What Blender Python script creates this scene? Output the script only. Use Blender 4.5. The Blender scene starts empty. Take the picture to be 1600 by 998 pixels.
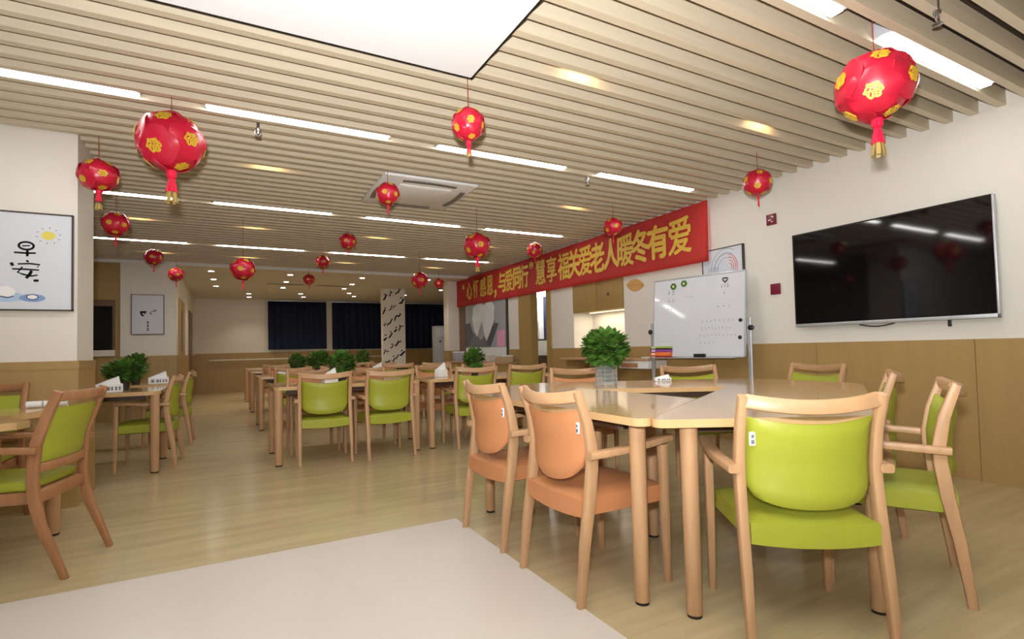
import bpy, bmesh, math, random
from math import sin, cos, pi, radians, sqrt, atan2
from mathutils import Vector, Matrix

SC = bpy.context.scene
COL = SC.collection
# ------------------------------------------------------------------ camera
cam = bpy.data.cameras.new('camera')
cam.sensor_width = 36.0
cam.lens = 825.16 / 1600 * 36
cam.shift_x = -0.0022
cam.shift_y = 0.0109
cam.clip_start = 0.05
cam_o = bpy.data.objects.new('camera', cam)
COL.objects.link(cam_o)
def cam_matrix(yaw, pitch, roll, loc):
    cy, sy, cp, sp, cr, sr = cos(yaw), sin(yaw), cos(pitch), sin(pitch), cos(roll), sin(roll)
    f = Vector((sy * cp, cy * cp, sp)); r = Vector((cy, -sy, 0)); u = r.cross(f)
    r2 = r * cr + u * sr; u2 = u * cr - r * sr
    m = Matrix((r2, u2, -f)).transposed().to_4x4()
    m.translation = loc
    return m
cam_o.matrix_world = cam_matrix(radians(28.758), radians(1.962), radians(-1.380), (0, 0, 1.06))
SC.camera = cam_o
# ------------------------------------------------------------------ world and exposure
W = bpy.data.worlds.new('night'); SC.world = W; W.use_nodes = True
W.node_tree.nodes['Background'].inputs[0].default_value = (0.02, 0.025, 0.04, 1)
W.node_tree.nodes['Background'].inputs[1].default_value = 0.3
SC.view_settings.view_transform = 'Standard'
SC.view_settings.look = 'None'
SC.view_settings.exposure = 1.12
SC.view_settings.gamma = 1.0
SC.view_settings.use_curve_mapping = False
LAMP_EMIT = 12.5
FLASH_W = 360.0
DOWN_W = 18.0
GLOW_W = 0.15
# the photographer's flash, just above and beside the lens
fl = bpy.data.lights.new('camera_flash', 'SPOT'); fl.energy = FLASH_W; fl.shadow_soft_size = 0.04; fl.color = (0.98, 0.98, 1.0)
fl.spot_size = radians(175); fl.spot_blend = 1.0      # flash head tilted upwards
flo = bpy.data.objects.new('camera_flash', fl); COL.objects.link(flo); flo.location = (-0.05, -0.02, 1.25); flo.rotation_euler = (radians(90 + 51), 0, radians(-42))

# ------------------------------------------------------------------ materials
MATS = {}
def srgb(c):
    return tuple((x / 255 / 12.92 if x / 255 <= 0.04045 else ((x / 255 + 0.055) / 1.055) ** 2.4) for x in c) + (1,)
def mat(name, rgb, rough=0.5, spec=0.5, metal=0.0, emit=None, estr=0.0, var=0.06, scale=(6, 6, 6), trans=0.0, bump=0.0, alpha=1.0, coat=0.0, coord='Object'):
    if name in MATS: return MATS[name]
    m = bpy.data.materials.new(name); m.use_nodes = True
    nt = m.node_tree; b = nt.nodes['Principled BSDF']
    b.inputs['Roughness'].default_value = rough
    b.inputs['Metallic'].default_value = metal
    b.inputs['Specular IOR Level'].default_value = spec
    b.inputs['Transmission Weight'].default_value = trans
    b.inputs['Alpha'].default_value = alpha
    b.inputs['Coat Weight'].default_value = coat
    col = srgb(rgb)
    if emit:
        b.inputs['Emission Color'].default_value = srgb(emit)
        b.inputs['Emission Strength'].default_value = estr
    tc = nt.nodes.new('ShaderNodeTexCoord'); mp = nt.nodes.new('ShaderNodeMapping')
    mp.inputs['Scale'].default_value = scale
    nz = nt.nodes.new('ShaderNodeTexNoise'); nz.inputs['Scale'].default_value = 1.0; nz.inputs['Detail'].default_value = 5
    cr = nt.nodes.new('ShaderNodeValToRGB')
    d = 1 - var; u = 1 + var
    cr.color_ramp.elements[0].position = 0.3; cr.color_ramp.elements[1].position = 0.7
    cr.color_ramp.elements[0].color = (col[0] * d, col[1] * d, col[2] * d, 1)
    cr.color_ramp.elements[1].color = (min(1, col[0] * u), min(1, col[1] * u), min(1, col[2] * u), 1)
    L = nt.links.new
    L(tc.outputs[coord], mp.inputs[0]); L(mp.outputs[0], nz.inputs['Vector']); L(nz.outputs[0], cr.inputs[0]); L(cr.outputs[0], b.inputs['Base Color'])
    if bump:
        bp = nt.nodes.new('ShaderNodeBump'); bp.inputs['Strength'].default_value = bump; bp.inputs['Distance'].default_value = 0.01
        L(nz.outputs[0], bp.inputs['Height']); L(bp.outputs[0], b.inputs['Normal'])
    MATS[name] = m
    return m
WOOD = mat('beech_wood', (190, 150, 110), 0.38, 0.4, var=0.10, scale=(30, 30, 3))
WOODR = mat('beech_rail', (190, 150, 110), 0.38, 0.4, var=0.10, scale=(3, 30, 30))
WOODD = mat('stained_beech', (164, 116, 78), 0.35, 0.45, var=0.12, scale=(30, 30, 4))
TABLE = mat('table_laminate', (205, 168, 118), 0.14, 0.7, var=0.05, scale=(2, 26, 2), coat=0.35)
TEDGE = mat('table_edge', (214, 166, 112), 0.30, 0.4, var=0.06, scale=(4, 4, 40))
GREEN = mat('lime_vinyl', (160, 166, 52), 0.42, 0.4, var=0.03, scale=(3, 3, 3))
ORANGE = mat('apricot_vinyl', (198, 134, 88), 0.42, 0.4, var=0.03, scale=(3, 3, 3))
WHITE = mat('white_plastic', (236, 236, 234), 0.4, 0.4, var=0.02)
TAGT = mat('tag_print', (110, 115, 125), 0.5, var=0.1)
BLACK = mat('black_plastic', (18, 18, 20), 0.4, 0.5, var=0.1)
RUBBER = mat('dark_glide', (34, 28, 24), 0.6, var=0.1)
SLAT = mat('pale_wood_slat', (204, 190, 164), 0.38, 0.4, var=0.05, scale=(1.2, 40, 40))
DARKC = mat('dark_ceiling_void', (52, 38, 24), 0.8, var=0.1)
CEILW = mat('white_gypsum', (240, 240, 240), 0.7, 0.3, var=0.01, scale=(1, 1, 1))
CEILR = mat('rear_ceiling_paint', (206, 200, 190), 0.7, 0.3, var=0.02, scale=(1, 1, 1))
WALL = mat('cream_wall', (226, 221, 210), 0.65, 0.3, var=0.015, scale=(0.8, 0.8, 0.8))
LIT = mat('diffuser_glow', (255, 255, 255), 0.5, emit=(255, 253, 250), estr=LAMP_EMIT, var=0.0)
DLIT = mat('downlight_glow', (255, 255, 255), 0.5, emit=(255, 246, 232), estr=14, var=0.0)
ALU = mat('brushed_aluminium', (196, 200, 204), 0.35, 0.5, metal=0.6, var=0.05, scale=(40, 40, 2))
CHROME = mat('chrome', (200, 200, 202), 0.3, 0.5, metal=1.0, var=0.05)
SCREEN = mat('tv_glass', (9, 9, 11), 0.05, 0.5, var=0.05)
WBOARD = mat('whiteboard_enamel', (216, 219, 224), 0.06, 0.5, var=0.01)
PAPER = mat('art_paper', (212, 216, 224), 0.5, 0.3, var=0.015, scale=(3, 3, 3))
INK = mat('black_ink', (16, 15, 18), 0.7, 0.2, var=0.2)
INKG = mat('grey_ink', (120, 124, 132), 0.7, 0.2, var=0.1)
FRAME = mat('dark_frame', (72, 58, 48), 0.4, 0.4, var=0.1)
RED = mat('lantern_red', (190, 24, 52), 0.32, 0.5, var=0.08, scale=(8, 8, 8))
REDD = mat('lantern_core', (176, 20, 40), 0.5, 0.3, var=0.1)
GOLD = mat('gold_foil', (214, 174, 52), 0.4, 0.5, metal=0.15, var=0.12, scale=(30, 30, 30))
REDT = mat('tassel_red', (222, 30, 66), 0.5, 0.3, var=0.1, scale=(60, 60, 4))
STRING = mat('red_string', (150, 40, 44), 0.6, var=0.05)
LEAF = mat('leaf_green', (84, 124, 48), 0.45, 0.4, var=0.35, scale=(14, 14, 14))
STEM = mat('stem_green', (70, 98, 44), 0.6, var=0.15)
CURT = mat('navy_curtain', (52, 60, 86), 0.8, 0.2, var=0.12, scale=(30, 30, 1))
OLIVE = mat('olive_laminate', (166, 137, 82), 0.4, 0.4, var=0.04, scale=(18, 18, 1.2))
WAINS = mat('wainscot_laminate', (170, 140, 88), 0.42, 0.4, var=0.05, scale=(14, 14, 1.0))
BROWN = mat('brown_door', (112, 84, 60), 0.4, 0.4, var=0.06, scale=(20, 20, 1.5))
BANNER = mat('banner_cloth', (238, 84, 80), 0.6, 0.3, var=0.05, scale=(2, 2, 2))
GOLDT = mat('banner_gold', (226, 186, 78), 0.5, 0.3, var=0.05, scale=(20, 20, 20))
GREYP = mat('grey_cabinet', (176, 178, 184), 0.35, 0.4, var=0.03)
GLASSD = mat('night_glass', (12, 14, 18), 0.06, 0.5, var=0.1)
def glass():
    m = bpy.data.materials.new('clear_glass'); m.use_nodes = True
    nt = m.node_tree; b = nt.nodes['Principled BSDF']
    b.inputs['Base Color'].default_value = (0.92, 0.95, 0.95, 1); b.inputs['Roughness'].default_value = 0.03
    b.inputs['Transmission Weight'].default_value = 0.9; b.inputs['IOR'].default_value = 1.3
    return m
GLASS = glass()
def floor_mat():
    m = bpy.data.materials.new('plank_floor'); m.use_nodes = True
    nt = m.node_tree; b = nt.nodes['Principled BSDF']; L = nt.links.new
    tc = nt.nodes.new('ShaderNodeTexCoord')
    br = nt.nodes.new('ShaderNodeTexBrick'); br.offset = 0.37; br.offset_frequency = 2
    br.inputs['Scale'].default_value = 1.0; br.inputs['Brick Width'].default_value = 1.25; br.inputs['Row Height'].default_value = 0.17
    br.inputs['Mortar Size'].default_value = 0.0015; br.inputs['Bias'].default_value = 0.0
    br.inputs['Color1'].default_value = srgb((199, 181, 141)); br.inputs['Color2'].default_value = srgb((193, 174, 135)); br.inputs['Mortar'].default_value = srgb((186, 167, 128))
    mp = nt.nodes.new('ShaderNodeMapping'); mp.inputs['Scale'].default_value = (0.9, 9, 1)
    nz = nt.nodes.new('ShaderNodeTexNoise'); nz.inputs['Scale'].default_value = 1.3; nz.inputs['Detail'].default_value = 6
    mx = nt.nodes.new('ShaderNodeMixRGB'); mx.blend_type = 'MULTIPLY'; mx.inputs[0].default_value = 1.0
    cr = nt.nodes.new('ShaderNodeValToRGB')
    cr.color_ramp.elements[0].position = 0.3; cr.color_ramp.elements[0].color = (0.84, 0.83, 0.80, 1)
    cr.color_ramp.elements[1].position = 0.68; cr.color_ramp.elements[1].color = (1.04, 1.03, 1.0, 1)
    L(tc.outputs['Object'], br.inputs['Vector']); L(tc.outputs['Object'], mp.inputs[0]); L(mp.outputs[0], nz.inputs['Vector'])
    L(nz.outputs[0], cr.inputs[0]); L(br.outputs['Color'], mx.inputs[1]); L(cr.outputs[0], mx.inputs[2]); L(mx.outputs[0], b.inputs['Base Color'])
    b.inputs['Roughness'].default_value = 0.2; b.inputs['Specular IOR Level'].default_value = 0.5
    return m
FLOOR = floor_mat()
CREAM = mat('cream_vinyl_floor', (212, 204, 192), 0.32, 0.4, var=0.015, scale=(1, 1, 1))
VINYL = {'green': GREEN, 'orange': ORANGE}

# ------------------------------------------------------------------ mesh helpers
def link(name, me, m=None, parent=None, smooth=None):
    o = bpy.data.objects.new(name, me); COL.objects.link(o)
    if m is not None:
        me.materials.clear()
        for k in (m if isinstance(m, (list, tuple)) else [m]): me.materials.append(k)
    if smooth is not None:
        for p in me.polygons: p.use_smooth = True
        if smooth < 3:
            me.set_sharp_from_angle(angle=smooth)
    if parent is not None: o.parent = parent
    return o
def obj(name, bm, m, parent=None, smooth=0.6):
    bmesh.ops.recalc_face_normals(bm, faces=bm.faces[:])
    me = bpy.data.meshes.new(name); bm.to_mesh(me); bm.free()
    return link(name, me, m, parent, smooth)
def empty(name, loc=(0, 0, 0), rz=0.0):
    o = bpy.data.objects.new(name, None); COL.objects.link(o)
    o.location = loc; o.rotation_euler = (0, 0, rz); o.empty_display_size = 0.1
    return o
def tag(o, label, cat, group=None):
    o['label'] = label; o['category'] = cat
    if group: o['group'] = group
    return o
def struct(o):
    o['kind'] = 'structure'; return o
def part_label(o, s):
    o['label'] = s; return o
def BM(): return bmesh.new()
def box(bm, x0, y0, z0, x1, y1, z1, bev=0.0, seg=2, mi=0):
    vs = [bm.verts.new(p) for p in ((x0, y0, z0), (x1, y0, z0), (x1, y1, z0), (x0, y1, z0), (x0, y0, z1), (x1, y0, z1), (x1, y1, z1), (x0, y1, z1))]
    fs = [bm.faces.new([vs[i] for i in f]) for f in ((0, 3, 2, 1), (4, 5, 6, 7), (0, 1, 5, 4), (1, 2, 6, 5), (2, 3, 7, 6), (3, 0, 4, 7))]
    for f in fs: f.material_index = mi
    if bev:
        es = list({e for f in fs for e in f.edges})
        r = bmesh.ops.bevel(bm, geom=es, offset=bev, segments=seg, profile=0.5, affect='EDGES')
        for f in r['faces']: f.material_index = mi
    return vs
def sweep(bm, pts, wx, wy, side=None, bev=0.25, n=8, cap=True):
    """rounded-rectangle tube along pts; wx along the side axis, wy across it; lists allowed per point"""
    pts = [Vector(p) for p in pts]; N = len(pts)
    side = Vector(side or (1, 0, 0))
    rings = []
    for i, p in enumerate(pts):
        t = (pts[min(i + 1, N - 1)] - pts[max(i - 1, 0)]).normalized()
        s = (side - t * side.dot(t)).normalized(); q = t.cross(s)
        a = (wx[i] if isinstance(wx, (list, tuple)) else wx) / 2
        b = (wy[i] if isinstance(wy, (list, tuple)) else wy) / 2
        c = min(a, b) * bev * 2
        prof = []
        for sx, sy, st in ((1, 1, 0), (-1, 1, 1), (-1, -1, 2), (1, -1, 3)):
            for k in (0, 1, 2):
                an = pi / 2 * st + pi / 4 * k
                prof.append((sx * (a - c) + c * cos(an), sy * (b - c) + c * sin(an)))
        rings.append([bm.verts.new(p + s * x + q * y) for x, y in prof])
    M = len(rings[0])
    for i in range(N - 1):
        for j in range(M):
            bm.faces.new((rings[i][j], rings[i][(j + 1) % M], rings[i + 1][(j + 1) % M], rings[i + 1][j]))
    if cap:
        bm.faces.new(rings[0][::-1]); bm.faces.new(rings[-1])
def tube(bm, pts, r, n=10, cap=True):
    pts = [Vector(p) for p in pts]; N = len(pts); rings = []
    ref = Vector((0, 0, 1))
    for i, p in enumerate(pts):
        t = (pts[min(i + 1, N - 1)] - pts[max(i - 1, 0)]).normalized()
        if abs(t.dot(ref)) > 0.95: rf = Vector((1, 0, 0))
        else: rf = ref
        s = t.cross(rf).normalized(); q = t.cross(s)
        rr = r[i] if isinstance(r, (list, tuple)) else r
        rings.append([bm.verts.new(p + s * rr * cos(2 * pi * k / n) + q * rr * sin(2 * pi * k / n)) for k in range(n)])
    for i in range(N - 1):
        for j in range(n):
            bm.faces.new((rings[i][j], rings[i][(j + 1) % n], rings[i + 1][(j + 1) % n], rings[i + 1][j]))
    if cap:
        bm.faces.new(rings[0][::-1]); bm.faces.new(rings[-1])
def lathe(bm, prof, n=24, c=(0, 0, 0)):
    rings = []
    for r, z in prof:
        rings.append([bm.verts.new((c[0] + max(r, 1e-4) * cos(2 * pi * k / n), c[1] + max(r, 1e-4) * sin(2 * pi * k / n), c[2] + z)) for k in range(n)])
    for i in range(len(prof) - 1):
        for j in range(n):
            bm.faces.new((rings[i][j], rings[i][(j + 1) % n], rings[i + 1][(j + 1) % n], rings[i + 1][j]))
    bm.faces.new(rings[0][::-1]); bm.faces.new(rings[-1])
def prism(bm, outline, z0, z1, mi_top=0, mi_side=0, bev=0.0):
    a = [bm.verts.new((x, y, z0)) for x, y in outline]; b = [bm.verts.new((x, y, z1)) for x, y in outline]
    n = len(outline)
    f = bm.faces.new(b); f.material_index = mi_top
    g = bm.faces.new(a[::-1]); g.material_index = mi_side
    for i in range(n):
        s = bm.faces.new((a[i], a[(i + 1) % n], b[(i + 1) % n], b[i])); s.material_index = mi_side
def rounded(pts, r, seg=5):
    out = []; n = len(pts)
    for i in range(n):
        p = Vector(pts[i]); a = (Vector(pts[i - 1]) - p).normalized(); b = (Vector(pts[(i + 1) % n]) - p).normalized()
        ang = math.acos(max(-1, min(1, a.dot(b)))); t = r / math.tan(ang / 2)
        p0 = p + a * t; p1 = p + b * t
        c = p + (a + b).normalized() * (r / sin(ang / 2))
        a0 = atan2(*(p0 - c).yx); a1 = atan2(*(p1 - c).yx)
        d = (a1 - a0 + pi) % (2 * pi) - pi
        for k in range(seg + 1):
            an = a0 + d * k / seg; out.append((c.x + r * cos(an), c.y + r * sin(an)))
    return out
def glyphs(body, bold=0.0, ext=0.0):
    """outline of writing as plain triangles in a unit-height box: list of (verts, faces, w, h)"""
    c = bpy.data.curves.new('writing', 'FONT'); c.body = body; c.offset = bold; c.extrude = ext; c.resolution_u = 3
    o = bpy.data.objects.new('writing', c); COL.objects.link(o)
    bpy.context.view_layer.update()
    me = bpy.data.meshes.new_from_object(o.evaluated_get(bpy.context.evaluated_depsgraph_get()))
    vs = [v.co.copy() for v in me.vertices]; fs = [tuple(p.vertices) for p in me.polygons]
    bpy.data.objects.remove(o); bpy.data.curves.remove(c); bpy.data.meshes.remove(me)
    x0 = min(v.x for v in vs); x1 = max(v.x for v in vs); y0 = min(v.y for v in vs); y1 = max(v.y for v in vs)
    vs = [Vector(((v.x - (x0 + x1) / 2), (v.y - (y0 + y1) / 2), v.z)) for v in vs]
    return vs, fs, x1 - x0, y1 - y0
GL = {}
def glyph(bm, ch, fn, w, h, bold=0.0, ext=0.0, mi=0):
    """adds one character scaled to w x h; fn maps (u, v, n) -> point"""
    key = (ch, bold, ext)
    if key not in GL: GL[key] = glyphs(ch, bold, ext)
    vs, fs, gw, gh = GL[key]
    nv = [bm.verts.new(fn(v.x / gw * w, v.y / gh * h, v.z)) for v in vs]
    for f in fs:
        try:
            q = bm.faces.new([nv[i] for i in f]); q.material_index = mi
        except ValueError: pass
def copy_tree(o, name=None):
    def rec(s, par):
        c = s.copy(); COL.objects.link(c)
        if par is not None:
            c.parent = par
        for ch in s.children: rec(ch, c)
        return c
    r = rec(o, None)
    for k in ('label', 'group'):
        if k in r: del r[k]
    return r
random.seed(7)

# ------------------------------------------------------------------ the setting
XW = 4.9           # tv wall
YE = 10.97         # end of the slatted ceiling
ZS = 2.715         # underside of the slats
ZT = 1.05          # top of the wainscot
bm = BM(); box(bm, -4.5, -3, -0.06, 9, 17.2, 0); struct(obj('floor', bm, FLOOR, smooth=None))
bm = BM(); box(bm, -4.4, -3, 0.0005, 1.272, 3.14, 0.003); struct(obj('floor_inlay', bm, CREAM, smooth=None))
# slatted ceiling with the plain white panel
bm = BM()
k = -28
while True:
    y1 = 1.755 + 0.157 * k; y0 = y1 - 0.05
    if y1 > YE: break
    if y0 > -3: box(bm, (1.33 if y0 < 2.87 else -4.5), y0, ZS, XW, y1, 2.83)
    k += 1
struct(obj('ceiling_slats', bm, SLAT, smooth=None))
bm = BM(); box(bm, -4.5, -3, 2.835, XW + .2, YE, 2.9); struct(obj('ceiling', bm, DARKC, smooth=None))
bm = BM(); box(bm, -4.5, -3, 2.705, 1.315, 2.865, 2.78); struct(obj('ceiling_panel', bm, CEILW, smooth=None))
bm = BM(); box(bm, 1.315, -3, 2.704, 1.328, 2.878, 2.83); box(bm, -4.5, 2.865, 2.704, 1.328, 2.878, 2.83); struct(obj('ceiling_shadow_gap', bm, BLACK, smooth=None))  # solid black strips stand in for the shade in the panel's edge gap
bm = BM(); box(bm, -4.5, YE, 2.68, 9, 17.2, 2.8); struct(obj('ceiling_rear', bm, CEILR, smooth=None))
bm = BM(); box(bm, -4.5, YE - 0.012, 2.674, XW, YE + 0.012, 2.84, 0.003); struct(obj('trim_2', bm, CEILW, smooth=None))
# tv wall: segments around the niche and the doorway
def wall_panel(name, x0, y0, x1, y1, z0, z1, m):
    b = BM(); box(b, x0, y0, z0, x1, y1, z1); return struct(obj(name, b, m, smooth=None))
bm = BM()
for (a, b_) in ((-3, 5.715), (6.95, 7.72), (8.68, 11.6)): box(bm, XW, a, 0, XW + 0.15, b_, 2.9)
box(bm, XW, 5.715, 2.3, XW + 0.15, 6.95, 2.9); box(bm, XW, 7.72, 2.25, XW + 0.15, 8.68, 2.9)
struct(obj('wall_right', bm, WALL, smooth=None))
bm = BM()
yy = -3.0
def wains(bm, a, b_, x, th=0.012, step=1.2):
    y = a
    while y < b_ - 0.01:
        e = min(y + step, b_); box(bm, x - th, y + 0.002, 0.0, x, e - 0.002, ZT); y = e
for (a, b_) in ((-3, 6.95), (6.95, 7.6), (8.68, 9.2)): wains(bm, a, b_, XW)
struct(obj('baseboard_right', bm, WAINS, smooth=None))
# niche with its back, floor and side
bm = BM()
box(bm, XW + 0.38, 5.6, 0.9, XW + 0.45, 7.1, 2.4); box(bm, XW + 0.004, 6.943, 0.9, XW + 0.4, 7.0, 2.4); box(bm, XW + 0.004, 5.66, 0.9, XW + 0.4, 5.722, 2.4); box(bm, XW + 0.004, 5.715, 1.0, XW + 0.385, 6.95, 1.05)
struct(obj('wall_niche', bm, WALL, smooth=None))
# doorway frame and leaf, olive laminate
bm = BM(); box(bm, XW - 0.03, 7.6, 0, XW + 0.16, 7.72, 2.25); box(bm, XW - 0.03, 8.2, 2.2, XW + 0.16, 7.72, 2.27)
struct(obj('trim_3', bm, OLIVE, smooth=None))
bm = BM(); box(bm, XW - 0.04, 8.22, 0, XW + 0.1, 8.68, 2.27, 0.004); struct(obj('door_1', bm, OLIVE, smooth=None))
# room beyond the doorway
bm = BM(); box(bm, 7.0, 8.0, 0, 7.1, 12.5, 2.9); box(bm, XW + .15, 12.4, 0, 7.0, 12.5, 2.9); struct(obj('wall_beyond', bm, WALL, smooth=None))
bm = BM(); box(bm, XW + .15, 7.0, 2.7, 7.1, 12.5, 2.8); struct(obj('ceiling_beyond', bm, CEILW, smooth=None))
# end of the tv wall
bm = BM(); box(bm, XW, 11.6, 0, 9, 11.75, 2.9); struct(obj('wall_return', bm, WALL, smooth=None))
bm = BM(); box(bm, 4.62, 11.62, ZT, XW, 11.92, 2.68); struct(obj('wall_pier', bm, WALL, smooth=None))
bm = BM(); box(bm, 4.61, 11.61, 0, XW, 11.93, ZT); struct(obj('baseboard_pier', bm, WAINS, smooth=None))
bm = BM(); box(bm, XW - 0.02, 11.2, 0.85, XW - 0.002, 11.6, 2.2); struct(obj('wall_reflection', bm, BROWN, smooth=None))  # brown panel, its colour standing in for a mirror-like reflection on the wall
# picture wall on the other side (a broad pier)
bm = BM(); box(bm, -4.5, 4.92, 0, -0.946, 5.46, 2.83); struct(obj('wall_left', bm, WALL, smooth=None))
bm = BM(); box(bm, -4.5, 4.9, 0, -0.934, 5.472, ZT - 0.004); box(bm, -4.5, 4.897, ZT - 0.06, -0.931, 5.474, ZT); struct(obj('baseboard_left', bm, WAINS, smooth=None))
bm = BM(); box(bm, -4.6, -3, 0, -4.5, 17.2, 2.9); struct(obj('wall_side', bm, WALL, smooth=None))
bm = BM(); box(bm, -4.6, -3.1, 0, 9, -3, 2.9); struct(obj('wall_behind', bm, WALL, smooth=None))
# second picture wall and the corridor
bm = BM(); box(bm, -1.545, 11.0, 0, -0.75, 17.2, 2.9); struct(obj('wall_corridor', bm, WALL, smooth=None))
bm = BM(); box(bm, -1.545, 10.985, 0, -0.742, 11.0, 1.09); box(bm, -0.75, 11.0, 0, -0.74, 17.2, 1.09); struct(obj('baseboard_corridor', bm, WAINS, smooth=None))
bm = BM(); box(bm, -4.5, 11.05, 2.05, -1.545, 11.15, 2.9); box(bm, -4.5, 11.05, 0, -1.545, 11.15, 1.2); box(bm, -1.62, 11.05, 1.2, -1.545, 11.15, 2.05); struct(obj('wall_window', bm, OLIVE, smooth=None))
bm = BM(); box(bm, -4.5, 11.0, 1.1, -1.62, 11.06, 1.2); struct(obj('window_1_sill', bm, WALL, smooth=None))
bm = BM(); box(bm, -4.5, 11.09, 1.2, -1.62, 11.11, 2.05); struct(obj('window_1', bm, GLASSD, smooth=None))
bm = BM(); box(bm, -1.66, 11.055, 1.2, -1.62, 11.1, 2.05); box(bm, -4.5, 11.055, 1.94, -1.66, 11.1, 2.05); struct(obj('window_1_frame', bm, BROWN, smooth=None))
# corridor doors
for i, (a, b_) in enumerate(((11.45, 12.9), (14.6, 15.8))):
    bm = BM(); box(bm, -0.752, a, 0, -0.72, b_, 2.15, 0.004); d = struct(obj('door_%d' % (i + 2), bm, OLIVE if i == 0 else BROWN, smooth=None))
    bm = BM(); box(bm, -0.722, a + 0.35, 1.15, -0.715, a + 0.7, 1.95); obj('door_glass', bm, BROWN, d, smooth=None)
# far wall, wainscot and handrail
YF = 17.2
bm = BM(); box(bm, -0.9, YF, 0, 9, YF + 0.1, 2.9); struct(obj('wall_back', bm, WALL, smooth=None))
bm = BM()
x = -0.74
while x < 8.9: box(bm, x + 0.003, YF - 0.015, 0, min(x + 1.3, 9) - 0.003, YF, 1.13); x += 1.3
struct(obj('baseboard_back', bm, WAINS, smooth=None))
bm = BM(); box(bm, 9, -3, 0, 9.1, 17.3, 2.9); struct(obj('wall_far_side', bm, WALL, smooth=None))
bm = BM(); tube(bm, [(-0.4, YF - 0.09, 0.93), (4.6, YF - 0.09, 0.93)], 0.022); h = obj('handrail', bm, mat('rail_cream', (214, 206, 192), 0.4, var=0.03))
tag(h, 'long pale handrail along the dark far wainscot', 'handrail')
for xx in (-0.3, 1.2, 2.8, 4.4):
    bm = BM(); tube(bm, [(xx, YF - 0.005, 0.9), (xx, YF - 0.09, 0.92)], 0.012); obj('bracket', bm, ALU, h)
# calligraphy column
bm = BM(); box(bm, 3.53, 13.4, 0, 4.12, 13.55, 2.7); struct(obj('column', bm, WALL, smooth=None)); 
bm = BM()
random.seed(21)
def brush(bm, path, w0, y):
    pts = []
    for i, (x, z) in enumerate(path):
        a = Vector(path[min(i + 1, len(path) - 1)]) - Vector(path[max(i - 1, 0)]); a.normalize()
        n = Vector((-a.y, a.x)); w = w0 * (0.45 + 0.55 * sin(pi * (i + 0.6) / (len(path) + 0.2)))
        pts.append((Vector((x, z)) + n * w, Vector((x, z)) - n * w))
    vs = [(bm.verts.new((p.x, y, p.y)), bm.verts.new((q.x, y, q.y))) for p, q in pts]
    bk = [(bm.verts.new((p.x, y + 0.004, p.y)), bm.verts.new((q.x, y + 0.004, q.y))) for p, q in pts]
    for i in range(len(vs) - 1):
        bm.faces.new((vs[i][0], vs[i][1], vs[i + 1][1], vs[i + 1][0]))
        bm.faces.new((bk[i][0], vs[i][0], vs[i + 1][0], bk[i + 1][0])); bm.faces.new((vs[i][1], bk[i][1], bk[i + 1][1], vs[i + 1][1]))
for row in range(7):
    zb = 2.40 - row * 0.34
    x = 3.545
    while x < 4.04:
        n = random.randint(3, 6); path = []
        xx = x
        for q in range(n):
            path.append((min(xx, 4.11), zb + (xx - 3.55) * 0.62 + random.uniform(-0.055, 0.055))); xx += random.uniform(0.02, 0.055)
        brush(bm, path, random.uniform(0.014, 0.024), 13.394 - random.uniform(0, 0.002))
        if random.random() < 0.6: brush(bm, [(x + 0.03, zb + (x - 3.5) * 0.62 + 0.09), (x + 0.08, zb + (x - 3.5) * 0.62 + random.uniform(0.06, 0.12))], 0.014, 13.391)
        x = xx + random.uniform(-0.01, 0.03)
o = obj('column_calligraphy', bm, INK, bpy.data.objects['column'], smooth=None)

# ------------------------------------------------------------------ linear ceiling lights
def linear_light(x0, x1, y, label):
    t = empty('linear_ceiling_light', ((x0 + x1) / 2, y, ZS)); hw = (x1 - x0) / 2
    b = BM(); box(b, -hw - 0.02, -0.047, 0.012, hw + 0.02, 0.047, 0.1, 0.003); obj('housing', b, GREYP, t)
    b = BM(); box(b, -hw, -0.031, 0.0, hw, 0.031, 0.014); obj('diffuser', b, LIT, t, smooth=None)
    return tag(t, label, 'light', 'linear ceiling lights between the slats')
ordx = ['first from the picture wall', 'second from the picture wall', 'third from the picture wall', 'nearest the banner wall']
XL = [(-1.71, -0.48), (-0.09, 1.12), (1.54, 2.77), (3.18, 4.42)]
linear_light(3.18, 4.42, 1.495, 'bright linear ceiling light just behind the largest red lantern above the television')
linear_light(1.52, 2.73, 1.495, 'linear ceiling light cut by the top edge of the photo beside the white ceiling panel')
rows = [(4.007, 'row before the big lantern'), (6.519, 'row behind the air conditioner'), (9.03, 'far row before the plain ceiling')]
for y, nm in rows:
    for (a, b_), od in zip(XL, ordx):
        linear_light(a, b_, y, 'linear ceiling light %s, %s' % (od, nm))
# warm recessed downlights between the slats
GLOW = mat('warm_glow', (255, 230, 180), 0.5, emit=(255, 214, 140), estr=3, var=0)
def slot_light(x, y, label):
    # sits in the gap whose far slat starts next
    kk = round((y - 1.755 + 0.05) / 0.157); ys = 1.755 + 0.157 * kk - 0.05
    t = empty('slot_downlight', (x, ys - 0.045, 2.80))
    b = BM(); box(b, -0.14, -0.03, 0.004, 0.14, 0.02, 0.034, 0.004); obj('housing', b, BLACK, t)
    b = BM(); box(b, -0.12, -0.02, 0.0, 0.12, 0.012, 0.0045); obj('lens', b, GLOW, t, smooth=None)
    l = bpy.data.lights.new('slot_lamp', 'AREA'); l.shape = 'RECTANGLE'; l.size = 0.2; l.size_y = 0.02; l.energy = GLOW_W; l.color = (1, 0.80, 0.45)
    lo = bpy.data.objects.new('slot_lamp', l); COL.objects.link(lo); lo.parent = t; lo.location = (0, -0.03, -0.006); lo.rotation_euler = (radians(45), 0, 0)
    return tag(t, label, 'downlight', 'small warm downlights hidden between slats')
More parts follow.
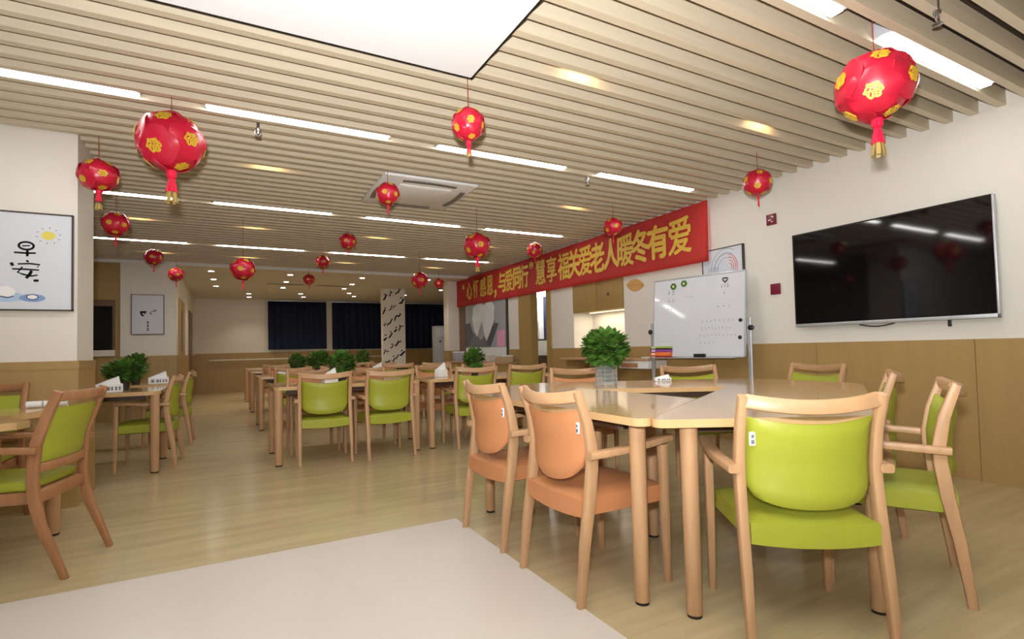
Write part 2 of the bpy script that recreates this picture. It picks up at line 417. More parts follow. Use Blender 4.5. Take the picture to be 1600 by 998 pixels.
for i, y in enumerate((2.70, 5.17, 7.6, 10.1)):
    for j, x in enumerate((-0.9, 0.35, 1.97, 3.7)):
        if (i == 0 and j < 2) or (i == 1 and j == 0): continue
        slot_light(x, y, 'small warm downlight between ceiling slats, %s %s' % (('first row from the front', 'second row from the front', 'third row from the front', 'last row before plain ceiling')[i], ('nearest picture wall', 'second across', 'third across', 'nearest banner wall')[j]))
# rear downlights
rl = [(-0.22, 11.55), (-0.2, 12.75), (-0.17, 14.0), (0.56, 15.5), (0.6, 16.4), (1.18, 11.6), (1.21, 12.75), (1.25, 13.9), (1.8, 15.2), (1.97, 16.05), (2.63, 11.6), (2.65, 12.75), (2.65, 13.7), (2.97, 14.7), (3.27, 15.5), (4.07, 11.45), (5.08, 13.3), (4.55, 14.8)]
def down(x, y, i):
    t = empty('recessed_downlight', (x, y, 2.68))
    b = BM(); lathe(b, [(0.05, -0.006), (0.062, -0.004), (0.062, 0.002), (0.05, 0.002)], 20); obj('trim_ring', b, WHITE, t)
    b = BM(); lathe(b, [(0.05, -0.007), (0.05, -0.002)], 20); obj('lens', b, DLIT, t)
    l = bpy.data.lights.new('downlight_lamp', 'SPOT'); l.energy = DOWN_W; l.spot_size = radians(110); l.spot_blend = 0.8; l.color = (1, 0.9, 0.76); l.shadow_soft_size = 0.04
    lo = bpy.data.objects.new('downlight_lamp', l); COL.objects.link(lo); lo.parent = t; lo.location = (0, 0, -0.012)
    strip = ('above the corridor', 'above the corridor', 'above the corridor', 'near the far cream wall', 'near the far cream wall', 'second line', 'second line', 'second line', 'before the first curtain', 'before the first curtain', 'third line', 'third line', 'third line', 'before the middle curtain', 'before the middle curtain', 'beside the dark red lantern', 'behind the pier', 'beside the written column')[i]
    n = ('nearest', 'middle', 'farthest', 'nearer', 'farther', 'nearest', 'middle', 'farthest', 'nearer', 'farther', 'nearest', 'middle', 'farthest', 'nearer', 'farther', 'single', 'single', 'single')[i]
    return tag(t, 'small round downlight in the plain rear ceiling, %s one %s' % (n, strip), 'downlight', 'round downlights in the rear ceiling')
for i, (x, y) in enumerate(rl): down(x, y, i)

# ------------------------------------------------------------------ air conditioner cassette
t = empty('ceiling_air_conditioner', (1.77, 5.26, 2.69))
bm = BM(); box(bm, -0.47, -0.5, 0.0, 0.47, 0.5, 0.03, 0.01); obj('panel', bm, WHITE, t)
bm = BM(); box(bm, -0.27, -0.29, -0.012, 0.27, 0.29, 0.004, 0.01)
box(bm, -0.25, -0.27, -0.015, 0.25, 0.27, -0.011, 0.003)
obj('intake_grille', bm, WHITE, t)
for i in range(4):
    b = BM()
    n = 10; pts = []
    for k in range(n + 1):
        u = -1 + 2 * k / n; pts.append((u * 0.27, -0.40 - 0.02 * (1 - u * u), -0.006))
    sweep(b, pts, 0.05, 0.008, side=(0, 1, 0))
    lo = obj('louver', b, mat('louver_grey', (120, 112, 106), 0.5, var=0.05), t); lo.rotation_euler = (0, 0, i * pi / 2)
tag(t, 'square white ceiling air conditioner set into the slats', 'air conditioner')
# sprinklers
def sprinkler(x, y, label):
    t = empty('sprinkler', (x, y, 2.665))
    b = BM(); lathe(b, [(0.011, 0.16), (0.011, 0.045), (0.018, 0.04), (0.018, 0.02), (0.008, 0.015), (0.008, 0.0)], 14); obj('pipe', b, CHROME, t)
    b = BM(); tube(b, [(-0.018, 0, 0.03), (-0.02, 0, 0.0), (0, 0, -0.02), (0.02, 0, 0.0), (0.018, 0, 0.03)], 0.004, 8); obj('yoke', b, CHROME, t)
    b = BM(); lathe(b, [(0.006, -0.018), (0.022, -0.024), (0.024, -0.027), (0.006, -0.03)], 16); obj('deflector', b, CHROME, t)
    return tag(t, label, 'sprinkler', 'ceiling sprinklers')
sprinkler(3.15, 1.24, 'chrome sprinkler head beside the brightest ceiling light near the tv wall')
sprinkler(0.22, 4.2, 'chrome sprinkler head below slats beyond the big lantern')
sprinkler(3.1, 4.1, 'chrome sprinkler head between slat lights before the banner')

# ------------------------------------------------------------------ television
t = empty('television', (XW - 0.068, 2.388, 1.2))
bm = BM(); box(bm, 0, -0.76, 0.0, 0.045, 0.76, 0.885, 0.006); obj('case', bm, BLACK, t)
bm = BM(); box(bm, -0.006, -0.75, 0.035, 0.0, 0.75, 0.877); obj('screen', bm, SCREEN, t, smooth=None)
bm = BM(); box(bm, -0.012, -0.765, 0.0, 0.01, 0.765, 0.03, 0.003); box(bm, -0.012, -0.765, 0.0, 0.03, -0.752, 0.887, 0.003); obj('silver_bezel', bm, ALU, t)
bm = BM(); box(bm, -0.008, 0.752, 0.03, 0.02, 0.765, 0.887); box(bm, -0.008, -0.76, 0.877, 0.02, 0.765, 0.889); obj('dark_bezel', bm, BLACK, t, smooth=None)
bm = BM(); tube(bm, [(0.02, 0.2 - 0.02 * i, -0.001 - 0.022 * sin(pi * i / 14)) for i in range(15)], 0.005, 8); obj('cable', bm, BLACK, t)
bm = BM(); box(bm, 0.0, -0.47, -0.05, 0.02, -0.45, 0.0, 0.003); obj('sensor_stub', bm, BLACK, t)
bm = BM(); box(bm, 0.045, -0.3, 0.2, 0.064, 0.3, 0.7); obj('wall_bracket', bm, BLACK, t)
tag(t, 'large black flat television with silver edge on the cream wall', 'television')
# small dark red plates
for (y, z, lab, kk) in ((3.41, 2.312, 'dark red alarm plate with white marks high beside the television', 1), (3.395, 1.6, 'plain dark red wall plate beside the whiteboard', 0)):
    t = empty('wall_plate', (XW, y, z))
    bm = BM(); box(bm, -0.02, -0.052, -0.055, 0, 0.052, 0.055, 0.004); obj('plate', bm, mat('maroon_plastic', (118, 18, 44), 0.4, var=0.08), t)
    if kk:
        bm = BM()
        for a, b_, c in ((-0.03, 0.02, 0.02), (0.0, -0.01, 0.03), (-0.02, -0.03, 0.015)): box(bm, -0.023, a, b_, -0.019, a + c, b_ + 0.01)
        obj('marking', bm, WHITE, t, smooth=None)
    tag(t, lab, 'wall plate')
# wooden leaf
t = empty('wooden_leaf', (XW, 5.475, 1.885), 0)
bm = BM()
pl = []
for k in range(24):
    a = 2 * pi * k / 24
    r = abs(cos(a)); yy = cos(a) * 0.175; zz = sin(a) * 0.085 * (1 - 0.55 * r * r)
    pl.append((yy * cos(0.12) - zz * sin(0.12) , zz * cos(0.12) + yy * 0.12))
a = [bm.verts.new((-0.012, y, z)) for y, z in pl]; b = [bm.verts.new((0, y, z)) for y, z in pl]
bm.faces.new(a); bm.faces.new(b[::-1])
for k in range(24): bm.faces.new((a[k], b[k], b[(k + 1) % 24], a[(k + 1) % 24]))
obj('blade', bm, mat('leaf_wood', (208, 158, 88), 0.4, var=0.08, scale=(20, 6, 6)), t)
bm = BM(); sweep(bm, [(-0.013, -0.16, -0.02), (-0.013, 0.0, 0.0), (-0.013, 0.16, 0.02)], 0.004, 0.004); obj('midrib', bm, mat('leaf_rib', (170, 118, 60), 0.5), t)
tag(t, 'flat orange wooden leaf decoration on the wall beneath the banner', 'wall decoration')

# ------------------------------------------------------------------ banner
BY0, BY1 = 11.62, 4.165
def rip(s, v):   # s 0 (far end) .. 1 (near end), v 0 bottom .. 1 top
    return 0.010 * sin(s * 23) * (0.3 + 0.7 * (1 - v)) + 0.004 * sin(s * 61 + v * 3)
def ban(y, z):
    s = (BY0 - y) / (BY0 - BY1)
    zb = 2.07 + (2.005 - 2.07) * s; v = (z - zb) / 0.68
    return rip(s, v)
bm = BM(); NY, NZ = 120, 10
g = []
for i in range(NY + 1):
    s = i / NY; y = BY0 + (BY1 - BY0) * s
    zt = 2.705 - 0.02 * sin(pi * s) + (0.0 if s < 0.9 else 0.0); zb = 2.07 + (2.005 - 2.07) * s
    g.append([bm.verts.new((XW - 0.06 + rip(s, j / NZ), y, zb + (zt - zb) * j / NZ)) for j in range(NZ + 1)])
for i in range(NY):
    for j in range(NZ): bm.faces.new((g[i][j], g[i + 1][j], g[i + 1][j + 1], g[i][j + 1]))
bmesh.ops.solidify(bm, geom=bm.faces[:], thickness=0.002)
ban_o = obj('banner', bm, BANNER, smooth=3)
tag(ban_o, 'long red cloth banner with gold characters under the slatted ceiling', 'banner')
chars = [('“', 11.2, .12, .12, .12), ('心', 10.88, .33, .40, 0), ('怀', 10.50, .33, .42, 0), ('感', 10.13, .33, .42, 0), ('恩', 9.80, .33, .42, 0), ('，', 9.56, .10, .16, -.2),
         ('与', 9.28, .33, .42, 0), ('爱', 8.98, .34, .44, 0), ('同', 8.66, .32, .42, 0), ('行', 8.36, .33, .43, 0), ('”', 8.10, .12, .12, .16),
         ('慧', 7.80, .34, .45, 0), ('享', 7.45, .34, .45, 0), ('福', 7.10, .35, .46, 0), ('关', 6.80, .36, .46, 0), ('爱', 6.50, .37, .47, 0), ('老', 6.20, .37, .46, 0), ('人', 5.88, .37, .45, 0), ('暖', 5.58, .35, .46, 0), ('冬', 5.28, .38, .46, 0), ('有', 4.97, .40, .45, 0), ('爱', 4.60, .42, .46, 0)]
DENSE = set('怀感恩爱慧享福暖')
for part_, cs in (('greeting_lettering', chars[:11]), ('wish_lettering', chars[11:])):
    bm = BM()
    for ch, yc, w, h, dz in cs:
        s = (BY0 - yc) / (BY0 - BY1); zc = 2.395 - 0.02 * s + dz
        for q, (du, dv) in enumerate(((0, 0), (-0.009, 0), (0.009, 0), (0, 0.007), (0, -0.007)) if ch in DENSE else ((0, 0), (-0.014, 0), (0.014, 0), (0, 0.012), (0, -0.012))):
            glyph(bm, ch, lambda u, v, n, yc=yc, zc=zc, q=q, du=du, dv=dv: (XW - 0.068 - q * 0.0003 + ban(yc - u, zc + v), yc - u - du, zc + v + dv), w * 0.88, h * 0.94, bold=0.004)
    obj(part_, bm, GOLDT, ban_o, smooth=None)

# ------------------------------------------------------------------ niche cabinet and wall console
t = empty('wall_cabinet', (XW + 0.035, 6.333, 1.6))
bm = BM(); box(bm, -0.03, -0.608, 0.0, 0.34, 0.608, 0.698, 0.003); obj('body', bm, OLIVE, t)
bm = BM(); box(bm, -0.046, -0.606, 0.005, -0.031, -0.004, 0.69, 0.003); obj('door', bm, OLIVE, t)
bm = BM(); box(bm, -0.046, 0.004, 0.005, -0.031, 0.606, 0.69, 0.003); obj('door', bm, OLIVE, t)
bm = BM(); lathe(bm, [(0.012, 0), (0.012, 0.04)], 10, (-0.06, -0.3, 0.2)); obj('lock', bm, BLACK, t)
bm = BM(); box(bm, 0.16, -0.45, -0.012, 0.2, 0.45, -0.001); obj('strip_light', bm, mat('strip_glow', (255, 240, 210), 0.5, emit=(255, 226, 180), estr=0.9, var=0), t, smooth=None)
l = bpy.data.lights.new('cabinet_lamp', 'AREA'); l.shape = 'RECTANGLE'; l.size = 0.05; l.size_y = 0.9; l.energy = 1.6; l.color = (1, 0.88, 0.68)
lo = bpy.data.objects.new('cabinet_lamp', l); COL.objects.link(lo); lo.parent = t; lo.location = (0.18, 0, -0.016)
tag(t, 'olive wood wall cabinet over the lit niche below the banner', 'cabinet')
t = empty('wall_console', (XW - 0.012, 5.9, 0.77))
bm = BM(); box(bm, -0.33, -0.98, 0.1, 0, 0.98, 0.13, 0.004); obj('top', bm, WOODR, t)
bm = BM(); box(bm, -0.31, -0.97, 0.0, 0, -0.42, 0.1, 0.003); obj('drawer_box', bm, WHITE, t)
bm = BM(); box(bm, -0.316, -0.78, 0.015, -0.309, -0.45, 0.07, 0.002); obj('drawer_front', bm, mat('drawer_brown', (176, 120, 84), 0.4), t)
for yy in (0.05, 0.9):
    bm = BM(); box(bm, -0.25, yy, 0.0, 0, yy + 0.03, 0.1, 0.003); obj('bracket', bm, OLIVE, t)
tag(t, 'narrow wooden wall console with white drawer under the niche', 'console')
bm = BM(); box(bm, 4.62, 4.96, 0.9025, 4.74, 5.1, 0.915, 0.003); tag(obj('notepad', bm, WHITE), 'small white notepad on the wooden wall console', 'notepad')
def standing_card(x, y, z, w, h, label, lines, m):
    t = empty('paper_card', (x, y, z))
    b = BM(); vs = box(b, -0.004, -w / 2, 0, 0.004, w / 2, h)
    obj('sheet', b, m, t, smooth=None)
    b = BM()
    for i in range(lines): box(b, -0.006, -w * 0.36, h * (0.2 + 0.6 * i / max(1, lines - 1)), -0.004, w * 0.36, h * (0.2 + 0.6 * i / max(1, lines - 1)) + h * 0.06)
    obj('print', b, mat('teal_print', (86, 140, 160), 0.5), t, smooth=None)
    return tag(t, label, 'card')
standing_card(4.66, 5.55, 0.9025, 0.2, 0.13, 'white and blue printed card standing on the console behind the plant', 2, WHITE)
standing_card(5.2, 6.0, 1.052, 0.26, 0.17, 'cream framed card leaning at the back of the lit niche', 1, WALL)

# ------------------------------------------------------------------ whiteboard on its stand
WB_TILT = -5
p0 = Vector((4.74, 3.63)); p1 = Vector((4.5, 4.72)); dv = p0 - p1
WBW = dv.length; rz = atan2(dv.y, dv.x)
t = empty('whiteboard', ((p0.x + p1.x) / 2, (p0.y + p1.y) / 2, 0), rz)      # local x: towards the near post, local -y faces the room
hw = WBW / 2
bm = BM(); box(bm, -hw + 0.012, -0.016, 0.925, hw - 0.012, 0.0, 1.815); obj('board', bm, WBOARD, t, smooth=None)
bm = BM()
for a in ((-hw, -0.02, 0.91, hw, 0.004, 0.928), (-hw, -0.02, 1.812, hw, 0.004, 1.83), (-hw, -0.02, 0.91, -hw + 0.015, 0.004, 1.83), (hw - 0.015, -0.02, 0.91, hw, 0.004, 1.83)): box(bm, *a, 0.003)
obj('frame', bm, ALU, t)
bm = BM(); box(bm, -hw + 0.02, -0.085, 0.9, hw - 0.1, -0.02, 0.91, 0.002); obj('tray', bm, ALU, t)
for s in (-1, 1):
    bm = BM(); sweep(bm, [(s * (hw + 0.025), 0.0, 0.05), (s * (hw + 0.025), 0, 1.32)], 0.045, 0.03); obj('post', bm, ALU, t)
    bm = BM(); sweep(bm, [(s * (hw + 0.025), -0.26, 0.035), (s * (hw + 0.025), 0.1, 0.035)], 0.04, 0.03); obj('foot', bm, ALU, t)
    bm = BM(); lathe(bm, [(0.018, -0.02), (0.028, -0.015), (0.028, 0.015), (0.018, 0.02)], 16); k = obj('knob', bm, BLACK, t); k.location = (s * (hw + 0.045), -0.01, 1.22); k.rotation_euler = (pi / 2, 0, 0)
bm = BM(); sweep(bm, [(-hw, 0.0, 0.3), (hw, 0.0, 0.3)], 0.03, 0.03, side=(0, 0, 1)); obj('crossbar', bm, ALU, t)
TB = Matrix.Translation((0, 0, 1.37)) @ Matrix.Rotation(radians(WB_TILT), 4, 'X') @ Matrix.Translation((0, 0, -1.37))
# faint handwriting
random.seed(5)
bm = BM()
def scrib(bm, u, v, w, h, n, y=-0.0165):
    for i in range(n):
        x = u + w * (i + 0.5) / n
        for q in range(3):
            a = random.uniform(-0.3, 0.3) + (pi / 2 if q == 1 else 0); L = h * random.uniform(0.3, 0.5)
            cx = x + random.uniform(-0.1, 0.1) * h; cz = v + random.uniform(-0.35, 0.35) * h
            dx, dz = cos(a) * L, sin(a) * L; nx, nz = -sin(a) * 0.0022, cos(a) * 0.0022
            vs = [bm.verts.new((cx + s * dx / 1 * .5 + r * nx, y, cz + s * dz * .5 + r * nz)) for s, r in ((-1, -1), (1, -1), (1, 1), (-1, 1))]
            bm.faces.new(vs)
for (u, v, w, h, n) in ((0.05, 1.23, 0.36, 0.035, 9), (0.03, 1.15, 0.44, 0.035, 10), (0.03, 1.07, 0.2, 0.03, 4), (0.05, 1.31, 0.4, 0.035, 8), (0.22, 1.46, 0.2, 0.04, 3), (-0.15, 1.6, 0.12, 0.04, 3), (-0.5, 1.1, 0.2, 0.02, 6)): scrib(bm, u, v, w, h, n)
obj('faint_text', bm, mat('marker_grey', (150, 155, 162), 0.5), t, smooth=None)
bm = BM()
for (u, v, w, h, n) in ((-0.37, 1.66, 0.1, 0.07, 2), (-0.37, 1.58, 0.1, 0.06, 2), (-0.38, 1.47, 0.08, 0.03, 2), (0.28, 1.68, 0.1, 0.04, 3), (0.3, 1.6, 0.05, 0.03, 1)): scrib(bm, u, v, w, h, n)
obj('dark_text', bm, mat('marker_dark', (60, 62, 70), 0.5), t, smooth=None)
for ch in t.children:
    if ch.name.split('.')[0] in ('board', 'frame', 'tray', 'faint_text', 'dark_text'): ch.matrix_basis = TB
tag(t, 'white marker board on a silver stand behind the joined tables', 'whiteboard')
def on_board(name, u, v, label, cat, build, group=None):
    o = empty(name); o.matrix_world = Matrix.Translation((t.location.x, t.location.y, 0)) @ Matrix.Rotation(rz, 4, 'Z') @ TB @ Matrix.Translation((u, -0.0165, v))
    build(o); return tag(o, label, cat, group)
def flower_mag(o):
    b = BM()
    for k in range(6):
        a = k * pi / 3; lathe(b, [(0.018, -0.004), (0.018, 0.004)], 10, (0.022 * cos(a), 0.022 * sin(a), 0))
    q = obj('petals', b, mat('magnet_green', (70, 120, 40), 0.5), o); q.rotation_euler = (pi / 2, 0, 0); q.location = (0, -0.004, 0)
    b = BM(); lathe(b, [(0.015, -0.004), (0.013, 0.004)], 12); q = obj('centre', b, mat('magnet_cream', (226, 220, 170), 0.5), o); q.rotation_euler = (pi / 2, 0, 0); q.location = (0, -0.008, 0)
on_board('flower_magnet', -0.155, 1.755, 'green flower magnet at the middle of the whiteboard top', 'magnet', flower_mag)
on_board('flower_magnet', 0.0 - 0.33 + 0.06 + 0.0 - 0.0 + 0.0 - 0.0 - 0.0 + 0.0 if False else -0.29, 1.735, 'green flower magnet over the scribble on the whiteboard', 'magnet', flower_mag)
def heart_mag(o):
    b = BM(); pts = []
    for k in range(25):
        a = 2 * pi * k / 24; pts.append((0.0018 * 16 * sin(a) ** 3, -0.006, 0.0018 * (13 * cos(a) - 5 * cos(2 * a) - 2 * cos(3 * a) - cos(4 * a))))
    tube(b, pts, 0.006, 8, cap=False); obj('heart_ring', b, BLACK, o)
on_board('heart_magnet', 0.335, 1.745, 'black heart outline magnet near the whiteboard top corner', 'magnet', heart_mag)
def dot_mag(o):
    b = BM(); lathe(b, [(0.02, 0.0), (0.02, 0.008), (0.012, 0.012)], 14); q = obj('disc', b, BLACK, o); q.rotation_euler = (pi / 2, 0, 0)
on_board('round_magnet', 0.505, 1.3, 'upper black round magnet at the edge of the whiteboard', 'magnet', dot_mag)
on_board('round_magnet', 0.5, 1.12, 'lower black round magnet at the edge of the whiteboard', 'magnet', dot_mag)
def eraser(o):
    b = BM(); box(b, -0.065, -0.045, 0, 0.065, -0.006, 0.022, 0.004); obj('felt', b, BLACK, o)
    b = BM(); box(b, -0.065, -0.045, 0.022, 0.065, -0.006, 0.04, 0.004); obj('grip', b, mat('eraser_grip', (28, 28, 32), 0.4), o)
on_board('board_eraser', 0.06, 0.911, 'black eraser lying on the whiteboard tray', 'eraser', eraser)
z = 0.911
for nm, c, h in (('dark red', (150, 24, 40), 0.018), ('orange', (236, 120, 52), 0.042), ('purple', (150, 72, 150), 0.03), ('black', (36, 26, 40), 0.016), ('lime green', (168, 186, 70), 0.022)):
    o = empty('marker_box'); o.matrix_world = Matrix.Translation((t.location.x, t.location.y, 0)) @ Matrix.Rotation(rz, 4, 'Z') @ TB @ Matrix.Translation((-hw + 0.14, -0.055, z))
    b = BM(); box(b, -0.13, -0.03, 0, 0.13, 0.03, h - 0.001, 0.003); obj('sleeve', b, mat('box_' + nm.replace(' ', '_'), c, 0.4, var=0.05), o)
    b = BM(); box(b, -0.11, -0.0312, h * 0.3, -0.06, -0.0295, h * 0.7); obj('spine_mark', b, WHITE, o, smooth=None)
    tag(o, '%s box in the small stack on the whiteboard tray' % nm, 'box', 'coloured boxes stacked on the whiteboard tray'); z += h

# ------------------------------------------------------------------ pictures
def picture(x, y, z, w, h, rz, label, depth=0.03, fm=FRAME):
    t = empty('framed_picture', (x, y, z), rz)    # local -y faces out, origin at centre of the back
    b = BM()
    for a in ((-w / 2, -depth, -h / 2, w / 2, 0, -h / 2 + 0.01), (-w / 2, -depth, h / 2 - 0.01, w / 2, 0, h / 2), (-w / 2, -depth, -h / 2, -w / 2 + 0.01, 0, h / 2), (w / 2 - 0.01, -depth, -h / 2, w / 2, 0, h / 2)): box(b, *a)
    obj('frame', b, fm, t, smooth=None)
    b = BM(); box(b, -w / 2 + 0.01, -depth + 0.006, -h / 2 + 0.01, w / 2 - 0.01, -0.002, h / 2 - 0.01); obj('sheet', b, PAPER, t, smooth=None)
    return tag(t, label, 'picture')
def ell(bm, cx, cz, a, b, y, n=24, r0=0.0, wob=0.0):
    vs = [bm.verts.new((cx + a * cos(2 * pi * k / n) * (1 + wob * sin(3.1 * k)), y, cz + b * sin(2 * pi * k / n) * (1 + wob * cos(2.3 * k)))) for k in range(n)]
    if r0:
        vi = [bm.verts.new((cx + (a - r0) * cos(2 * pi * k / n), y, cz + (b - r0) * sin(2 * pi * k / n))) for k in range(n)]
        for k in range(n): bm.faces.new((vs[k], vs[(k + 1) % n], vi[(k + 1) % n], vi[k]))
    else: bm.faces.new(vs)
def stroke(bm, path, w0, y):
    pts = []
    for i, (x, z) in enumerate(path):
        a = Vector(path[min(i + 1, len(path) - 1)]) - Vector(path[max(i - 1, 0)]); a.normalize()
        n = Vector((-a.y, a.x)); w = w0 * (0.7 + 0.3 * sin(pi * (i + 0.5) / len(path)))
        pts.append((Vector((x, z)) + n * w, Vector((x, z)) - n * w))
    vs = [(bm.verts.new((p.x, y, p.y)), bm.verts.new((q.x, y, q.y))) for p, q in pts]
    for i in range(len(vs) - 1): bm.faces.new((vs[i][0], vs[i][1], vs[i + 1][1], vs[i + 1][0]))
t = picture(-1.27, 4.92, 1.76, 0.61, 0.70, 0, 'framed ink print with yellow sun and morning greeting on the near pier')
yy = -0.0245
bm = BM()
ell(bm, 0.0, 0.105, 0.047, 0.034, yy, 22, 0.014)
stroke(bm, [(-0.022, 0.103), (0.02, 0.108)], 0.005, yy)
stroke(bm, [(-0.065, 0.055), (0.0, 0.053), (0.052, 0.056)], 0.007, yy); stroke(bm, [(0.006, 0.075), (0.006, 0.03)], 0.008, yy)
stroke(bm, [(0.0, 0.0), (0.014, -0.008)], 0.007, yy)
stroke(bm, [(-0.08, -0.018), (-0.07, -0.04)], 0.010, yy); stroke(bm, [(-0.045, -0.026), (0.02, -0.02), (0.075, -0.026), (0.06, -0.044)], 0.006, yy)
stroke(bm, [(-0.075, -0.062), (0.0, -0.062), (0.07, -0.064)], 0.006, yy)
stroke(bm, [(-0.02, -0.045), (-0.045, -0.085), (-0.01, -0.1), (0.03, -0.108), (0.062, -0.1)], 0.006, yy); stroke(bm, [(0.03, -0.07), (0.018, -0.1), (0.0, -0.125)], 0.010, yy)
stroke(bm, [(0.04, -0.14), (0.068, -0.139)], 0.009, yy)
o = part_label(obj('characters', bm, INK, t, smooth=None), 'black brush characters'); o.location = (0.045, 0, 0.004)
bm = BM(); ell(bm, 0.165, 0.19, 0.04, 0.031, yy, 20, wob=0.04); obj('sun', bm, mat('sun_yellow', (222, 206, 92), 0.6, var=0.05), t, smooth=None)
bm = BM()
for k in range(10):
    a = 2 * pi * k / 10 + 0.2; stroke(bm, [(0.165 + 0.058 * cos(a), 0.19 + 0.05 * sin(a)), (0.165 + 0.072 * cos(a), 0.19 + 0.062 * sin(a))], 0.0024, yy)
obj('sun_rays', bm, INKG, t, smooth=None)
bm = BM(); ell(bm, -0.2, -0.245, 0.14, 0.05, yy, 24, wob=0.05); ell(bm, -0.06, -0.255, 0.1, 0.035, yy + 0.0003, 24, wob=0.05); obj('blue_wash', bm, mat('wash_blue', (170, 196, 222), 0.6, var=0.12, scale=(12, 12, 12)), t, smooth=None)
bm = BM(); ell(bm, 0.08, -0.26, 0.07, 0.028, yy - 0.0003, 24, wob=0.04); obj('saucer', bm, mat('wash_blue_deep', (128, 156, 204), 0.6, var=0.1), t, smooth=None)
bm = BM(); ell(bm, -0.065, -0.22, 0.055, 0.04, yy - 0.0006, 24); ell(bm, 0.08, -0.253, 0.028, 0.017, yy - 0.0009, 20); obj('bowl', bm, WHITE, t, smooth=None)
bm = BM(); stroke(bm, [(-0.11, -0.235), (-0.09, -0.252), (-0.05, -0.26), (-0.02, -0.25)], 0.004, yy - 0.001); ell(bm, 0.08, -0.253, 0.034, 0.021, yy - 0.001, 20, 0.006); obj('bowl_outline', bm, mat('navy_ink', (44, 60, 96), 0.6), t, smooth=None)
t = picture(-1.157, 11.0, 1.8, 0.47, 0.69, 0, 'framed ink print with small brush marks on the farther pier')
bm = BM()
stroke(bm, [(-0.11, 0.04), (-0.02, 0.045)], 0.016, yy); stroke(bm, [(-0.1, 0.04), (-0.09, 0.0), (-0.06, -0.03)], 0.014, yy); stroke(bm, [(-0.07, 0.03), (-0.03, 0.01)], 0.008, yy)
stroke(bm, [(0.03, 0.04), (0.05, 0.0)], 0.008, yy); stroke(bm, [(0.05, 0.05), (0.13, 0.075)], 0.006, yy); stroke(bm, [(0.09, 0.09), (0.1, 0.05)], 0.005, yy)
for q in range(3):
    zc = -0.14 - q * 0.06
    stroke(bm, [(-0.018, zc + 0.02), (0.018, zc + 0.02)], 0.005, yy); stroke(bm, [(0.0, zc + 0.022), (0.0, zc - 0.02)], 0.006, yy); stroke(bm, [(-0.015, zc - 0.005), (0.016, zc - 0.01)], 0.005, yy)
part_label(obj('brush_marks', bm, INK, t, smooth=None), 'black brush marks')
t = picture(XW, 4.02, 1.8, 0.55, 0.66, -pi / 2, 'framed drawing with grey arcs and pink fan behind the whiteboard', depth=0.035)
bm = BM()
for r in (0.12, 0.16, 0.17, 0.21): stroke(bm, [(0.06 + r * cos(a), 0.08 + 1.1 * r * sin(a)) for a in [radians(60 + 12 * k) for k in range(11)]], 0.0025, -0.0295)
for q in range(5): stroke(bm, [(-0.19 + q * 0.03, 0.07), (-0.18 + q * 0.03, 0.13)], 0.003, -0.0295)
obj('grey_arcs', bm, INKG, t, smooth=None)
bm = BM()
for r in (0.03, 0.055, 0.08, 0.1): stroke(bm, [(0.1 + r * cos(a), 0.1 + 1.4 * r * sin(a)) for a in [radians(-40 + 14 * k) for k in range(11)]], 0.006, -0.0297)
obj('pink_fan', bm, mat('fan_pink', (206, 130, 122), 0.6, var=0.1), t, smooth=None)
# large printed panel on the tv wall near its far end
t = empty('photo_panel', (XW, 10.2, 1.45), -pi / 2)
b = BM()
PW, PH = 2.0, 1.24
box(b, -PW / 2, -0.03, -0.35, PW / 2, 0, PH / 2); obj('print_board', b, mat('print_grey', (164, 168, 172), 0.35, var=0.08, scale=(1.5, 1.5, 1.5)), t, smooth=None)
b = BM(); box(b, PW / 2, -0.036, -0.62, PW / 2 + 0.05, 0, PH / 2); obj('frame_side', b, FRAME, t, smooth=None)
b = BM(); box(b, -PW / 2 - 0.03, -0.036, -0.62, -PW / 2, 0, PH / 2); obj('frame_side', b, FRAME, t, smooth=None)
b = BM(); box(b, -PW / 2, -0.032, -0.6, PW / 2, 0, -0.35); obj('white_band', b, WHITE, t, smooth=None)
b = BM(); y9 = -0.033
def poly(bm, pts, y): bm.faces.new([bm.verts.new((x, y, z)) for x, z in pts])
poly(b, [(-1.0, 0.2), (-0.75, 0.22), (-0.55, -0.05), (-0.65, -0.33), (-1.0, -0.33)], y9)
obj('dark_sleeve', b, mat('print_charcoal', (84, 88, 94), 0.5, var=0.1), t, smooth=None)
b = BM(); poly(b, [(0.1, -0.1), (0.5, 0.16), (0.68, 0.13), (0.3, -0.33), (-0.1, -0.33)], y9 - 0.0005)
obj('dark_sleeve', b, mat('print_charcoal', (84, 88, 94), 0.5, var=0.1), t, smooth=None)
b = BM(); poly(b, [(-0.45, 0.02), (-0.2, -0.2), (0.0, -0.1), (0.15, -0.33), (-0.9, -0.33)], y9 - 0.001); obj('grey_cuffs', b, mat('print_dark_grey', (112, 114, 118), 0.5, var=0.1), t, smooth=None)
b = BM()
hp = [(0.0, 0.62)]
poly(b, [(-0.62, 0.3), (-0.55, 0.55), (-0.35, 0.61), (-0.1, 0.61), (0.0, 0.55), (-0.05, 0.3), (-0.2, 0.1), (-0.38, -0.12), (-0.52, 0.05)], y9 - 0.0015)
obj('pale_hand', b, mat('print_pale', (226, 231, 236), 0.45, var=0.1, scale=(4, 4, 4)), t, smooth=None)
b = BM()
poly(b, [(0.0, 0.55), (0.15, 0.61), (0.38, 0.61), (0.5, 0.5), (0.48, 0.25), (0.3, -0.02), (0.1, -0.22), (-0.02, -0.02), (-0.1, 0.2)], y9 - 0.002)
obj('pale_hand', b, mat('print_pale', (226, 231, 236), 0.45, var=0.1, scale=(4, 4, 4)), t, smooth=None)
